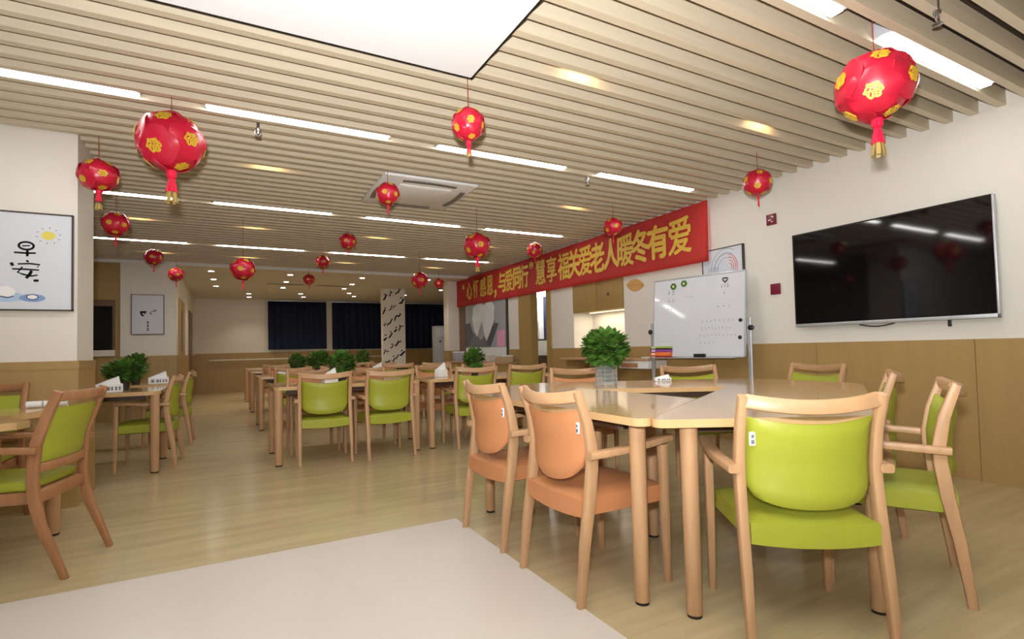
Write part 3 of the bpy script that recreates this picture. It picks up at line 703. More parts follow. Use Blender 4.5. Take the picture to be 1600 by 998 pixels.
b = BM(); poly(b, [(0.6, -0.34), (0.95, -0.34), (0.93, 0.0), (0.62, -0.02)], y9 - 0.0025); obj('pink_jar', b, mat('print_pink', (234, 164, 198), 0.5, var=0.06), t, smooth=None)
tag(t, 'large grey wall print of pale hands forming a heart', 'wall print')

# ------------------------------------------------------------------ sideboard along the far part of the tv wall
t = empty('sideboard', (XW - 0.22, 10.1, 0))
bm = BM(); box(bm, -0.19, -1.35, 0.06, 0.19, 1.35, 0.78, 0.004); obj('body', bm, OLIVE, t)
bm = BM(); box(bm, -0.21, -1.38, 0.78, 0.2, 1.38, 0.81, 0.004); obj('top', bm, WOODR, t)
for i in range(4):
    bm = BM(); box(bm, -0.205, -1.33 + i * 0.67, 0.1, -0.191, -0.68 + i * 0.67, 0.75, 0.003); d = obj('door', bm, OLIVE, t)
bm = BM(); box(bm, -0.16, -1.3, 0.0, 0.17, 1.3, 0.06); obj('plinth', bm, BLACK, t, smooth=None)
tag(t, 'long low olive sideboard under the grey hands print', 'sideboard')
def carton(x, y, z, sx, sy, sz, m, label, cat='box'):
    t = empty('storage_box', (x, y, z))
    b = BM(); box(b, -sx / 2, -sy / 2, 0, sx / 2, sy / 2, sz * 0.85, 0.004); obj('body', b, m, t)
    b = BM(); box(b, -sx / 2 - 0.005, -sy / 2 - 0.005, sz * 0.85, sx / 2 + 0.005, sy / 2 + 0.005, sz, 0.004); obj('lid', b, WHITE, t)
    return tag(t, label, cat)
carton(4.68, 9.75, 0.811, 0.25, 0.55, 0.16, mat('box_cream', (206, 198, 184), 0.5), 'wide cream box on the sideboard below the hands print')
carton(4.68, 8.95, 0.811, 0.22, 0.3, 0.13, mat('box_sand', (196, 172, 136), 0.5), 'small sand coloured box at the near end of the sideboard')
carton(4.68, 11.2, 0.811, 0.2, 0.2, 0.22, GREYP, 'grey box at the far end of the sideboard')
random.seed(3)
for i in range(7):
    w = random.uniform(0.025, 0.045); h = random.uniform(0.17, 0.22); c = random.choice([(90, 70, 60), (200, 196, 190), (120, 100, 84), (60, 60, 66)])
    t = empty('book', (4.7, 10.35 + i * 0.052, 0.811))
    b = BM(); box(b, -0.07, -w / 2, 0, 0.07, w / 2, h, 0.002); obj('cover', b, mat('book_%d_%d_%d' % c, c, 0.5), t)
    b = BM(); box(b, -0.066, -w / 2 + 0.003, h - 0.001, 0.066, w / 2 - 0.003, h + 0.001); obj('pages', b, PAPER, t)
    tag(t, 'small upright book in the row on the long sideboard', 'book', 'books on the sideboard')
# things seen through the doorway
t = empty('tall_cabinet', (6.6, 11.15, 0)); bm = BM(); box(bm, 0, -0.4, 0, 0.38, 0.45, 2.3, 0.006); obj('body', bm, WHITE, t)
bm = BM(); box(bm, -0.015, -0.39, 1.28, 0, 0.44, 2.27, 0.003); obj('door', bm, WHITE, t); bm = BM(); box(bm, -0.03, -0.36, 1.5, -0.015, -0.345, 1.7, 0.003); obj('handle', bm, ALU, t)
tag(t, 'tall white cabinet seen through the open doorway', 'cabinet')
t = empty('narrow_curtain', (6.62, 10.45, 1.262)); bm = BM()
for k in range(6): lathe(bm, [(0.03, 0), (0.032, 0.5), (0.03, 1.1)], 10, (0, -0.1 + k * 0.04, 0))
obj('cloth', bm, CURT, t); bm = BM(); tube(bm, [(0, -0.15, 1.1), (0, 0.15, 1.1)], 0.012); obj('rod', bm, ALU, t); tag(t, 'narrow dark curtain seen through the open doorway', 'curtain')
t = empty('kitchen_counter', (6.35, 10.2, 0)); bm = BM(); box(bm, -0.2, -0.9, 0.9, 0.22, 0.95, 1.23, 0.004); obj('upper_front', bm, WHITE, t)
bm = BM(); box(bm, -0.22, -0.92, 1.235, 0.24, 0.97, 1.26, 0.003); obj('top', bm, BLACK, t)
bm = BM(); box(bm, -0.2, -0.9, 0, 0.22, 0.95, 0.6, 0.004); obj('base', bm, BROWN, t)
bm = BM(); box(bm, -0.2, -0.9, 0.62, 0.22, 0.95, 0.65, 0.003); obj('shelf', bm, WOODR, t); bm = BM(); box(bm, 0.18, -0.9, 0.65, 0.22, 0.95, 0.9, 0.003); obj('back', bm, BROWN, t)
tag(t, 'white kitchen counter with black top beyond the doorway', 'counter')
t = empty('round_pendant_lamp', (6.3, 10.3, 2.27)); bm = BM(); lathe(bm, [(0.2, -0.02), (0.24, 0.0), (0.25, 0.05), (0.2, 0.099)], 28); obj('shade', bm, mat('lamp_glow', (255, 255, 255), 0.5, emit=(255, 252, 245), estr=10, var=0), t)
bm = BM(); lathe(bm, [(0.03, 0.1), (0.012, 0.11), (0.012, 0.428)], 20); obj('stem', bm, WHITE, t); tag(t, 'round hanging lamp glowing in the room beyond the doorway', 'lamp')

# ------------------------------------------------------------------ curtains on the far wall
def curtain(x0, x1, z0, z1, label):
    t = empty('curtain', ((x0 + x1) / 2, YF - 0.12, z0)); w = x1 - x0
    b = BM(); n = int(w * 40); g = []
    for i in range(n + 1):
        u = i / n; x = -w / 2 + w * u
        d = 0.035 * sin(u * w * 34 + 1.3 * sin(u * 9)) + 0.012 * sin(u * w * 71)
        g.append([b.verts.new((x, d * (0.75 + 0.25 * (1 - j / 4)), (z1 - z0) * j / 4)) for j in range(5)])
    for i in range(n):
        for j in range(4): b.faces.new((g[i][j], g[i + 1][j], g[i + 1][j + 1], g[i][j + 1]))
    bmesh.ops.solidify(b, geom=b.faces[:], thickness=0.004)
    obj('cloth', b, CURT, t, smooth=3)
    b = BM(); box(b, -w / 2 - 0.03, -0.03, z1 - z0 - 0.002, w / 2 + 0.03, 0.05, z1 - z0 + 0.03, 0.004); obj('track', b, ALU, t)
    return tag(t, label, 'curtain', 'navy curtains on the far wall')
curtain(1.12, 2.76, 1.2, 2.64, 'navy pleated curtain on the far wall nearest the corridor')
curtain(2.93, 4.75, 1.17, 2.64, 'navy pleated curtain on the far wall before the written column')
curtain(5.15, 7.4, 1.15, 2.64, 'navy pleated curtain behind the written column and grey cabinet')
for x, lab in ((1.25, 'thin dark linear vent in the rear ceiling nearer the corridor'), (2.3, 'thin dark linear vent in the rear ceiling before the middle curtain')):
    t = empty('linear_vent', (x, 13.2, 2.68)); b = BM(); box(b, -0.4, -0.06, -0.006, 0.4, 0.06, 0.003, 0.002); obj('frame', b, GREYP, t)
    for q in range(3):
        b = BM(); box(b, -0.38, -0.045 + q * 0.032, -0.009, 0.38, -0.03 + q * 0.032, -0.005); obj('slot', b, BLACK, t, smooth=None)
    tag(t, lab, 'vent')
# floor standing air conditioner
t = empty('floor_air_conditioner', (5.43, 14.3, 0))
bm = BM(); box(bm, -0.2, -0.15, 0.03, 0.26, 0.15, 1.76, 0.012); obj('body', bm, GREYP, t)
bm = BM(); box(bm, -0.17, -0.16, 1.42, 0.23, -0.148, 1.7, 0.006); obj('outlet', bm, mat('pale_grey', (190, 192, 198), 0.4), t)
bm = BM(); box(bm, -0.1, -0.162, 1.3, -0.04, -0.15, 1.34, 0.002); obj('display', bm, BLACK, t)
bm = BM(); box(bm, -0.2, -0.14, 0, 0.26, 0.14, 0.03); obj('base', bm, BLACK, t, smooth=None)
tag(t, 'tall grey floor air conditioner before the far navy curtain', 'air conditioner')

# ------------------------------------------------------------------ armchairs
def make_chair(kind, tagside=0):
    t = empty('armchair'); vin = VINYL[kind]
    prof = [(0.0, 0.0), (0.012, 0.1), (0.03, 0.25), (0.06, 0.42), (0.078, 0.56), (0.08, 0.63), (0.06, 0.74), (0.015, 0.875)]
    for s in (-1, 1):
        b = BM(); sweep(b, [(s * (0.236 - 0.004 * min(1, z / 0.6)), y, z) for y, z in prof], [0.03, 0.031, 0.034, 0.036, 0.036, 0.036, 0.034, 0.03], [0.034, 0.036, 0.044, 0.05, 0.05, 0.048, 0.042, 0.034]); obj('back_post', b, WOOD, t)
        b = BM(); sweep(b, [(s * 0.238, 0.478, 0.0), (s * 0.238, 0.474, 0.3), (s * 0.24, 0.468, 0.615)], [0.026, 0.034, 0.038], [0.026, 0.036, 0.042]); obj('front_leg', b, WOOD, t)
        b = BM(); sweep(b, [(s * 0.258, 0.045, 0.612), (s * 0.262, 0.12, 0.615), (s * 0.268, 0.25, 0.622), (s * 0.262, 0.38, 0.634), (s * 0.248, 0.47, 0.64), (s * 0.24, 0.51, 0.641)], [0.044, 0.044, 0.048, 0.05, 0.05, 0.044], 0.031); obj('armrest', b, WOOD, t)
    # seat cushion with slight crown
    b = BM(); n = 10; top = []; bot = []
    def sx(u, v): return 0.216 * u
    g = {}
    for lay, zz in ((1, 0.442), (0, 0.346)):
        for i in range(n + 1):
            for j in range(n + 1):
                u = -1 + 2 * i / n; v = -1 + 2 * j / n
                e = max(abs(u), abs(v)); ed = max(0, (e - 0.8) / 0.2)
                z = zz + (0.012 * (1 - u * u) * (1 - v * v) - 0.014 * ed * ed if lay else 0.010 * ed * ed - 0.012 * (1 - u * u))
                x = 0.216 * u; y = 0.26 + 0.235 * v + (0.012 * (1 - u * u) if v > 0.9 else 0) - (0.01 * (1 - u * u) if v < -0.9 else 0)
                g[lay, i, j] = b.verts.new((x, y, z))
    for i in range(n):
        for j in range(n):
            b.faces.new((g[1, i, j], g[1, i + 1, j], g[1, i + 1, j + 1], g[1, i, j + 1])); b.faces.new((g[0, i, j], g[0, i, j + 1], g[0, i + 1, j + 1], g[0, i + 1, j]))
    for i in range(n):
        for (p, q) in (((i, 0), (i + 1, 0)), ((i + 1, n), (i, n)), ((0, i + 1), (0, i)), ((n, i), (n, i + 1))):
            b.faces.new((g[0, p[0], p[1]], g[0, q[0], q[1]], g[1, q[0], q[1]], g[1, p[0], p[1]]))
    obj('seat', b, vin, t, smooth=0.9)
    def posty(z):
        for (y0, z0), (y1, z1) in zip(prof, prof[1:]):
            if z <= z1: return y0 + (y1 - y0) * (z - z0) / (z1 - z0)
        return prof[-1][0]
    # back cushion: straight top, bowl shaped lower edge, bulging backwards
    b = BM(); nu, nv = 16, 12; G = {}
    for i in range(nu + 1):
        u = -1 + 2 * i / nu
        zt = 0.800 - 0.026 * (1 - u * u); zb = (0.645 - 0.165 * sqrt(max(0, 1 - abs(u) ** 2.6))) if kind == 'orange' else (0.552 - 0.076 * sqrt(max(0, 1 - abs(u) ** 2.4)))
        for j in range(nv + 1):
            v = j / nv; z = zb + (zt - zb) * v
            hw_ = 0.214 if z > 0.6 else 0.214
            x = u * (hw_ - 0.0)
            yc = posty(z) - 0.052 * (1 - u * u) + 0.004
            e = max(abs(u), abs(2 * v - 1)); th = 0.019 * sqrt(max(0.02, 1 - e ** 8))
            G[0, i, j] = b.verts.new((x, yc - th, z)); G[1, i, j] = b.verts.new((x, yc + th, z))
    for i in range(nu):
        for j in range(nv):
            b.faces.new((G[0, i, j], G[0, i + 1, j], G[0, i + 1, j + 1], G[0, i, j + 1])); b.faces.new((G[1, i, j], G[1, i, j + 1], G[1, i + 1, j + 1], G[1, i + 1, j]))
    for i in range(nu):
        b.faces.new((G[0, i + 1, 0], G[0, i, 0], G[1, i, 0], G[1, i + 1, 0])); b.faces.new((G[0, i, nv], G[0, i + 1, nv], G[1, i + 1, nv], G[1, i, nv]))
    for j in range(nv):
        b.faces.new((G[0, 0, j], G[0, 0, j + 1], G[1, 0, j + 1], G[1, 0, j])); b.faces.new((G[0, nu, j + 1], G[0, nu, j], G[1, nu, j], G[1, nu, j + 1]))
    obj('backrest', b, vin, t, smooth=0.9)
    b = BM(); sweep(b, [(-0.220 + 0.440 * i / 14, posty(0.85) - 0.05 * (1 - (-1 + 2 * i / 14) ** 2), 0.856 - 0.020 * (1 - (-1 + 2 * i / 14) ** 2)) for i in range(15)], 0.052, 0.026, side=(0, 0.2, 1)); obj('top_rail', b, WOODR, t)
    if tagside:
        s = tagside; u = 0.92 * s
        yb = posty(0.72) - 0.052 * (1 - u * u) + 0.004 - 0.0215
        b = BM(); box(b, s * 0.196 - 0.011, yb - 0.004, 0.695, s * 0.196 + 0.011, yb + 0.004, 0.745, 0.004); lt = obj('label_tag', b, WHITE, t); part_label(lt, 'small white tag on the backrest')
        lt.rotation_euler = (0, 0, 0)
        b = BM(); box(b, s * 0.196 - 0.006, yb - 0.0055, 0.703, s * 0.196 + 0.006, yb - 0.0035, 0.717); box(b, s * 0.196 - 0.005, yb - 0.0055, 0.724, s * 0.196 + 0.005, yb - 0.0035, 0.735); obj('tag_print', b, TAGT, lt, smooth=None)
    t['category'] = 'chair'
    return t
PROTO = {}
def chair(kind, x, y, face, label, group, tagside=0, z=0.0):
    """x, y: midpoint of the rear feet; face: direction (dx, dy) the sitter looks"""
    key = (kind, tagside)
    if key not in PROTO: PROTO[key] = make_chair(kind, tagside); o = PROTO[key]
    else: o = copy_tree(PROTO[key])
    o.location = (x, y, z); o.rotation_euler = (0, 0, atan2(-face[0], face[1]))
    return tag(o, label, 'chair', group)
GH = 'armchairs around the joined tables'
chair('orange', 1.262, 2.03, (1, 0.0), 'nearer orange armchair with its back to the walkway', GH, 1)
chair('orange', 1.262, 2.72, (1, 0.02), 'farther orange armchair with its back to the walkway', GH, 1)
chair('green', 1.782, 1.112, (0.56, 0.83), 'large green armchair in front with its back to the camera', GH, -1)
chair('green', 2.775, 1.105, (-0.47, 0.88), 'green armchair seen from the side beside the nearest green chair', GH, 1)
chair("green", 3.40, 1.63, (-0.47, 0.88), 'green armchair by the wainscot, partly behind the side-on green chair', GH, 1)
chair('green', 4.36, 2.66, (-1, 0.1), 'green armchair under the television facing the camera, only its top showing', GH, 0)
chair('green', 3.603, 3.39, (-0.5, -0.866), 'green armchair in front of the whiteboard stand facing the camera', GH, 0)
chair('orange', 2.79, 3.93, (-0.45, -0.89), 'orange armchair behind the potted plant on the joined tables', GH, 0)

# ------------------------------------------------------------------ tables
def leg_set(t, spots, h, r=0.035):
    for (x, y) in spots:
        b = BM(); lathe(b, [(r * 0.86, 0.012), (r * 0.9, 0.2), (r, h)], 20, (x, y, 0)); l = obj('leg', b, WOOD, t)
        b = BM(); lathe(b, [(r * 0.8, 0.0), (r * 0.82, 0.013)], 16, (x, y, 0)); obj('glide', b, RUBBER, l)
HT = 0.757      # notched table
HX = 0.775      # joined tables
def hex_table(corners, label, legs):
    cx = sum(c[0] for c in corners) / 4; cy = sum(c[1] for c in corners) / 4
    t = empty('joined_table', (cx, cy, 0))
    out = rounded([(c[0] - cx, c[1] - cy) for c in corners], 0.045)
    b = BM(); prism(b, out, HX - 0.032, HX, 0, 1)
    obj('tabletop', b, [TABLE, TEDGE], t, smooth=0.7)
    leg_set(t, [(a - cx, c - cy) for a, c in legs], HX - 0.032)
    b = BM()
    ins = rounded([(c[0] - cx) * 0.78 * 1.0 for c in corners] and [((c[0] - cx) * 0.8, (c[1] - cy) * 0.8) for c in corners], 0.03)
    prism(b, ins, HX - 0.075, HX - 0.033); obj('underframe', b, mat('underframe_brown', (70, 48, 32), 0.5), t, smooth=None)
    return tag(t, label, 'table', 'joined slanted tables around a triangular gap')
G3 = 0.004
S3 = sqrt(3) / 2
hc = Vector((2.441, 2.433)); hs = 0.892; W3 = 0.772
# triangle gap corners (rotating by 120 degrees)
def rot(p, k):
    a = 2 * pi / 3 * k; d = Vector(p) - hc
    return (hc.x + d.x * cos(a) - d.y * sin(a), hc.y + d.x * sin(a) + d.y * cos(a))
x_in = hc.x - hs / (2 * sqrt(3)); y_lo = hc.y - hs / 2
base = [(x_in, y_lo + G3), (x_in, y_lo + 2 * hs), (x_in - W3, y_lo + 2 * hs - W3 / sqrt(3)), (x_in - W3, y_lo - W3 / sqrt(3) + G3)]
names = ['slanted table under which the two orange chairs by the walkway are tucked', 'slanted table at which the large green chair stands', 'slanted back table carrying the caged vase plant, before the whiteboard']
hexlegs = [[(1.505, 1.70), (1.52, 3.15), (2.09, 2.25), (2.09, 3.5)], [(1.605, 1.515), (2.235, 1.165), (3.60, 1.985), (2.72, 2.05)], [(3.66, 2.22), (3.66, 2.80), (2.25, 3.65), (2.28, 2.98)]]
for k, names_i in ((0, 0), (1, 1), (2, 2)):
    hex_table([rot(p, k) for p in base], names[names_i], hexlegs[names_i])

def rect_table(x0, y0, x1, y1, label, group, h=0.75, legs=None, r=0.04):
    t = empty('dining_table', ((x0 + x1) / 2, (y0 + y1) / 2, 0)); a = (x1 - x0) / 2; c = (y1 - y0) / 2
    b = BM(); prism(b, rounded([(-a, -c), (a, -c), (a, c), (-a, c)], 0.06), h - 0.035, h, 0, 1); obj('tabletop', b, [TABLE, TEDGE], t, smooth=0.7)
    leg_set(t, legs or [(-a + 0.046, -c + 0.05), (a - 0.046, -c + 0.05), (-a + 0.046, c - 0.05), (a - 0.046, c - 0.05)], h - 0.035, r)
    for q in ((-a + 0.12, -c + 0.1, a - 0.12, -c + 0.12), (-a + 0.12, c - 0.12, a - 0.12, c - 0.1)):
        b = BM(); box(b, q[0], q[1], h - 0.08, q[2], q[3], h - 0.036)
        obj('apron', b, mat('underframe_brown', (70, 48, 32), 0.5), t, smooth=None)
    return tag(t, label, 'table', group)
GT = 'long dining tables in the middle rows'
R1, R2, R3, R4 = 5.47, 8.2, 10.9, 13.5
for yr, nm in ((R1, 'first middle row'), (R2, 'second middle row'), (R3, 'third middle row')):
    rect_table(0.40, yr, 1.85, yr + 0.86, 'wooden dining table in the %s nearer the corridor walkway' % nm, GT)
    rect_table(1.93, yr, 3.55, yr + 0.86, 'wooden dining table in the %s nearer the banner wall' % nm, GT)
rect_table(0.40, R4, 3.38, R4 + 0.86, 'wooden dining table in the last row before the curtains', GT)
GC1 = 'armchairs on the near side of the first middle row'
chair('green', 0.85, 5.34, (0.06, 1), 'first green armchair from the walkway, back to camera at middle row', GC1)
chair('green', 1.465, 5.25, (-0.05, 1), 'second green armchair from the walkway, back to camera at middle row', GC1)
chair('green', 2.42, 5.27, (0.03, 1), 'third green armchair of the middle row, half behind an orange chair', GC1)
chair('green', 3.12, 5.36, (0.03, 1), 'fourth green armchair of the middle row, toward the doorway', GC1)
GC1b = 'orange armchairs on the far side of the first middle row'
for x, l in ((0.85, 'orange armchair across the middle table beside the white napkin holder'), (1.47, 'orange armchair across the middle table beyond the bushy plant'), (2.36, 'orange armchair across the second middle table, its rail showing'), (3.0, 'orange armchair across the second middle table nearest the wall')):
    chair('orange', x, R1 + 1.0 + (0.02 if x < 2 else 0.05), (0, -1), l, GC1b)
GC2 = 'armchairs of the second middle row'
for x, c, l in ((0.85, 'green', 'green armchair at the second row nearest the walkway'), (1.45, 'orange', 'orange armchair at the second row, second from the walkway'), (2.35, 'green', 'green armchair seen low between table legs at the second row'), (2.98, 'green', 'green armchair at the second row nearest the banner wall')):
    chair(c, x, R2 - 0.18, (0, 1), l, GC2)
for x, c, l in ((0.85, 'orange', 'orange armchair across the second row nearest the walkway'), (1.45, 'orange', 'orange armchair across the second row behind the plants'), (2.4, 'orange', 'orange armchair across the second row below the written column')):
    chair(c, x, R2 + 1.04, (0, -1), l, GC2)
GC3 = 'armchairs of the third middle row'
for x, c, l in ((0.85, 'orange', 'orange armchair at the third row nearest the walkway'), (1.45, 'orange', 'orange armchair at the third row, second from the walkway'), (2.4, 'orange', 'orange armchair at the third row, third from the walkway')):
    chair(c, x, R3 - 0.18, (0, 1), l, GC3)

# left hand tables
rect_table(-1.95, 5.86, -0.525, 6.72, 'wooden dining table behind the picture pier with a napkin box', 'dining tables by the picture pier')
rect_table(-1.95, 7.3, -0.5, 8.1, 'wooden dining table farther back behind the picture pier', 'dining tables by the picture pier')
GL_ = 'armchairs at the tables behind the picture pier'
chair('green', -0.40, 6.28, (-1, 0.06), 'green armchair at the end of the pier table beside its round leg', GL_)
chair('green', -0.35, 7.70, (-1, 0.03), 'green armchair at the end of the farther pier table', GL_)
# notched table in the left foreground
t = empty('notched_table', (-1.7, 3.95, 0))
ol = [(-2.9, 3.34), (-1.0, 3.42), (-0.90, 3.47), (-0.87, 3.56), (-0.93, 3.66)]
for k in range(9):
    a = radians(-60 + 15 * k); ol.append((-0.88 - 0.16 * cos(a), 3.93 + 0.26 * sin(a)))
ol += [(-0.95, 4.2), (-0.84, 4.27), (-0.8, 4.36), (-0.86, 4.46), (-1.0, 4.5), (-2.9, 4.5)]
bm = BM(); prism(bm, [(x + 1.7, y - 3.95) for x, y in ol], HT - 0.037, HT, 0, 1); obj('tabletop', bm, [TABLE, TEDGE], t, smooth=0.6)
leg_set(t, [(0.78, 0.25), (0.1, -0.5), (-1.0, 0.4), (-1.0, -0.5)], HT - 0.037, 0.04)
tag(t, 'wooden table with a notched end in the near corner by the pier', 'table')
# darker armchair with curved rear legs
def make_sabre():
    t = empty('wooden_armchair')
    prof = [(-0.13, 0.0), (-0.085, 0.12), (-0.03, 0.26), (0.0, 0.40), (0.005, 0.52), (-0.01, 0.66), (-0.05, 0.78), (-0.10, 0.905)]
    for s in (-1, 1):
        b = BM(); sweep(b, [(s * 0.222, y, z) for y, z in prof], [0.03, 0.031, 0.033, 0.035, 0.035, 0.034, 0.033, 0.032], [0.028, 0.035, 0.044, 0.048, 0.048, 0.046, 0.044, 0.04]); obj('back_post', b, WOODD, t)
        b = BM(); sweep(b, [(s * 0.225, 0.46, 0), (s * 0.225, 0.455, 0.3), (s * 0.225, 0.45, 0.63)], [0.028, 0.036, 0.038], [0.028, 0.036, 0.04]); obj('front_leg', b, WOODD, t)
        b = BM(); sweep(b, [(s * 0.25, -0.03, 0.625), (s * 0.255, 0.2, 0.64), (s * 0.245, 0.42, 0.65), (s * 0.235, 0.5, 0.65)], 0.044, 0.03); obj('armrest', b, WOODD, t)
    b = BM(); box(b, -0.205, 0.02, 0.425, 0.205, 0.47, 0.475, 0.018, 3); obj('seat', b, GREEN, t)
    b = BM(); box(b, -0.205, -0.012, 0.365, 0.205, 0.46, 0.424, 0.004); obj('seat_frame', b, WOODD, t)
    def py(z):
        for (y0, z0), (y1, z1) in zip(prof, prof[1:]):
            if z <= z1: return y0 + (y1 - y0) * (z - z0) / (z1 - z0)
        return prof[-1][0]
    b = BM(); nu, nv = 10, 8; G = {}
    for i in range(nu + 1):
        u = -1 + 2 * i / nu; zt = 0.825 + 0.0 * u; zb = 0.56
        for j in range(nv + 1):
            v = j / nv; z = zb + (zt - zb) * v; e = max(abs(u), abs(2 * v - 1)); th = 0.018 * sqrt(max(0.05, 1 - e ** 8)); yc = py(z) - 0.028 * (1 - u * u)
            G[0, i, j] = b.verts.new((u * 0.2, yc - th, z)); G[1, i, j] = b.verts.new((u * 0.2, yc + th, z))
    for i in range(nu):
        for j in range(nv):
            b.faces.new((G[0, i, j], G[0, i + 1, j], G[0, i + 1, j + 1], G[0, i, j + 1])); b.faces.new((G[1, i, j], G[1, i, j + 1], G[1, i + 1, j + 1], G[1, i + 1, j]))
    for i in range(nu):
        b.faces.new((G[0, i + 1, 0], G[0, i, 0], G[1, i, 0], G[1, i + 1, 0])); b.faces.new((G[0, i, nv], G[0, i + 1, nv], G[1, i + 1, nv], G[1, i, nv]))
    for j in range(nv):
        b.faces.new((G[0, 0, j], G[0, 0, j + 1], G[1, 0, j + 1], G[1, 0, j])); b.faces.new((G[0, nu, j + 1], G[0, nu, j], G[1, nu, j], G[1, nu, j + 1]))
    obj('backrest', b, GREEN, t, smooth=0.9)
    for nm, z, w in (('top_rail', 0.878, 0.05), ('lower_rail', 0.535, 0.045)):
        b = BM(); sweep(b, [(-0.22 + 0.44 * i / 12, py(z) - 0.03 * (1 - (-1 + 2 * i / 12) ** 2), z) for i in range(13)], w, 0.028, side=(0, 0.1, 1)); obj(nm, b, WOODD, t)
    return t
c1 = make_sabre(); c1.location = (-0.755, 3.585, 0); c1.rotation_euler = (0, 0, atan2(0.97, 0.245))
tag(c1, 'dark stained wooden armchair with green pads and curved rear legs', 'chair')
c2 = copy_tree(c1); c2.location = (-1.42, 4.72, 0); c2.rotation_euler = (0, 0, pi)
tag(c2, 'wooden armchair across the notched table, its green back facing the camera', 'chair')

# ------------------------------------------------------------------ table things
def napkin_box(x, y, z, rz, label, tall=0.11, lettered=True, w=0.19, d=0.11):
    t = empty('napkin_holder', (x, y, z), rz)
    b = BM(); box(b, -w / 2, -d / 2, 0, w / 2, d / 2, tall * 0.55, 0.006); obj('box', b, WHITE, t)
    b = BM()
    vs = [b.verts.new(p) for p in ((-w * 0.40, -d * 0.3, tall * 0.55), (w * 0.42, -d * 0.3, tall * 0.55), (w * 0.42, d * 0.3, tall * 0.55), (-w * 0.45, d * 0.3, tall * 0.55), (w * 0.05, -d * 0.12, tall * 0.86), (w * 0.36, -d * 0.16, tall * 1.05), (w * 0.36, d * 0.16, tall * 1.02), (w * 0.05, d * 0.1, tall * 0.86))]
    for f in ((0, 3, 2, 1), (4, 5, 6, 7), (0, 1, 5, 4), (1, 2, 6, 5), (2, 3, 7, 6), (3, 0, 4, 7)): b.faces.new([vs[i] for i in f])
    obj('tissue', b, mat('tissue', (240, 240, 240), 0.8), t, smooth=None)
    if lettered:
        b = BM()
        for k, (u, ww) in enumerate(((-0.35, 0.09), (-0.1, 0.07), (0.05, 0.05), (0.2, 0.05), (0.33, 0.05))): box(b, u * w, -d / 2 - 0.0015, tall * 0.14, (u + ww * 1.6) * w, -d / 2 + 0.001, tall * 0.38)
        obj('print', b, INKG, t, smooth=None)
    return tag(t, label, 'napkin holder')
napkin_box(-0.93, 6.02, 0.751, 0.25, 'white printed tissue box on the pier table beside the dark plant', 0.14, True, 0.2, 0.13)
napkin_box(0.97, 5.82, 0.751, 0.1, 'white tissue box on the first middle table behind a green chair', 0.15, False, 0.14, 0.12)
napkin_box(2.22, 5.85, 0.751, 0.3, 'white napkin stack standing on the second middle table', 0.16, False, 0.12, 0.1)
napkin_box(2.15, 8.5, 0.751, 0.0, 'white napkin holder on the second row table below the written column', 0.14, False, 0.16, 0.1)
napkin_box(0.75, 8.5, 0.751, 0.2, 'low white napkin tray on the second row table', 0.08, False, 0.2, 0.12)
napkin_box(-0.68, 7.42, 0.751, 0.1, 'white printed cup box on the farther pier table', 0.14, True, 0.2, 0.13)
napkin_box(3.06, 3.14, 0.7755, -0.5, 'small white box lying at the back edge of the joined tables', 0.05, True, 0.13, 0.06)
for (x, y, lab, w) in ((-0.955, 4.42, 'short white rolled cloth on the notched table nearer the pier corner', 0.06), (-1.06, 4.42, 'white rolled cloth on the notched table beside the pier', 0.04)):
    t = empty('rolled_cloth', (x, y, HT + 0.001)); b = BM(); tube(b, [(-w, 0, 0.022), (0, 0.003, 0.022), (w, 0, 0.022)], 0.021, 14); obj('roll', b, WHITE, t)
    b = BM(); tube(b, [(w - 0.002, 0, 0.022), (w + 0.002, 0, 0.022)], 0.012, 12); obj('roll_core', b, GREYP, t); tag(t, lab, 'cloth')

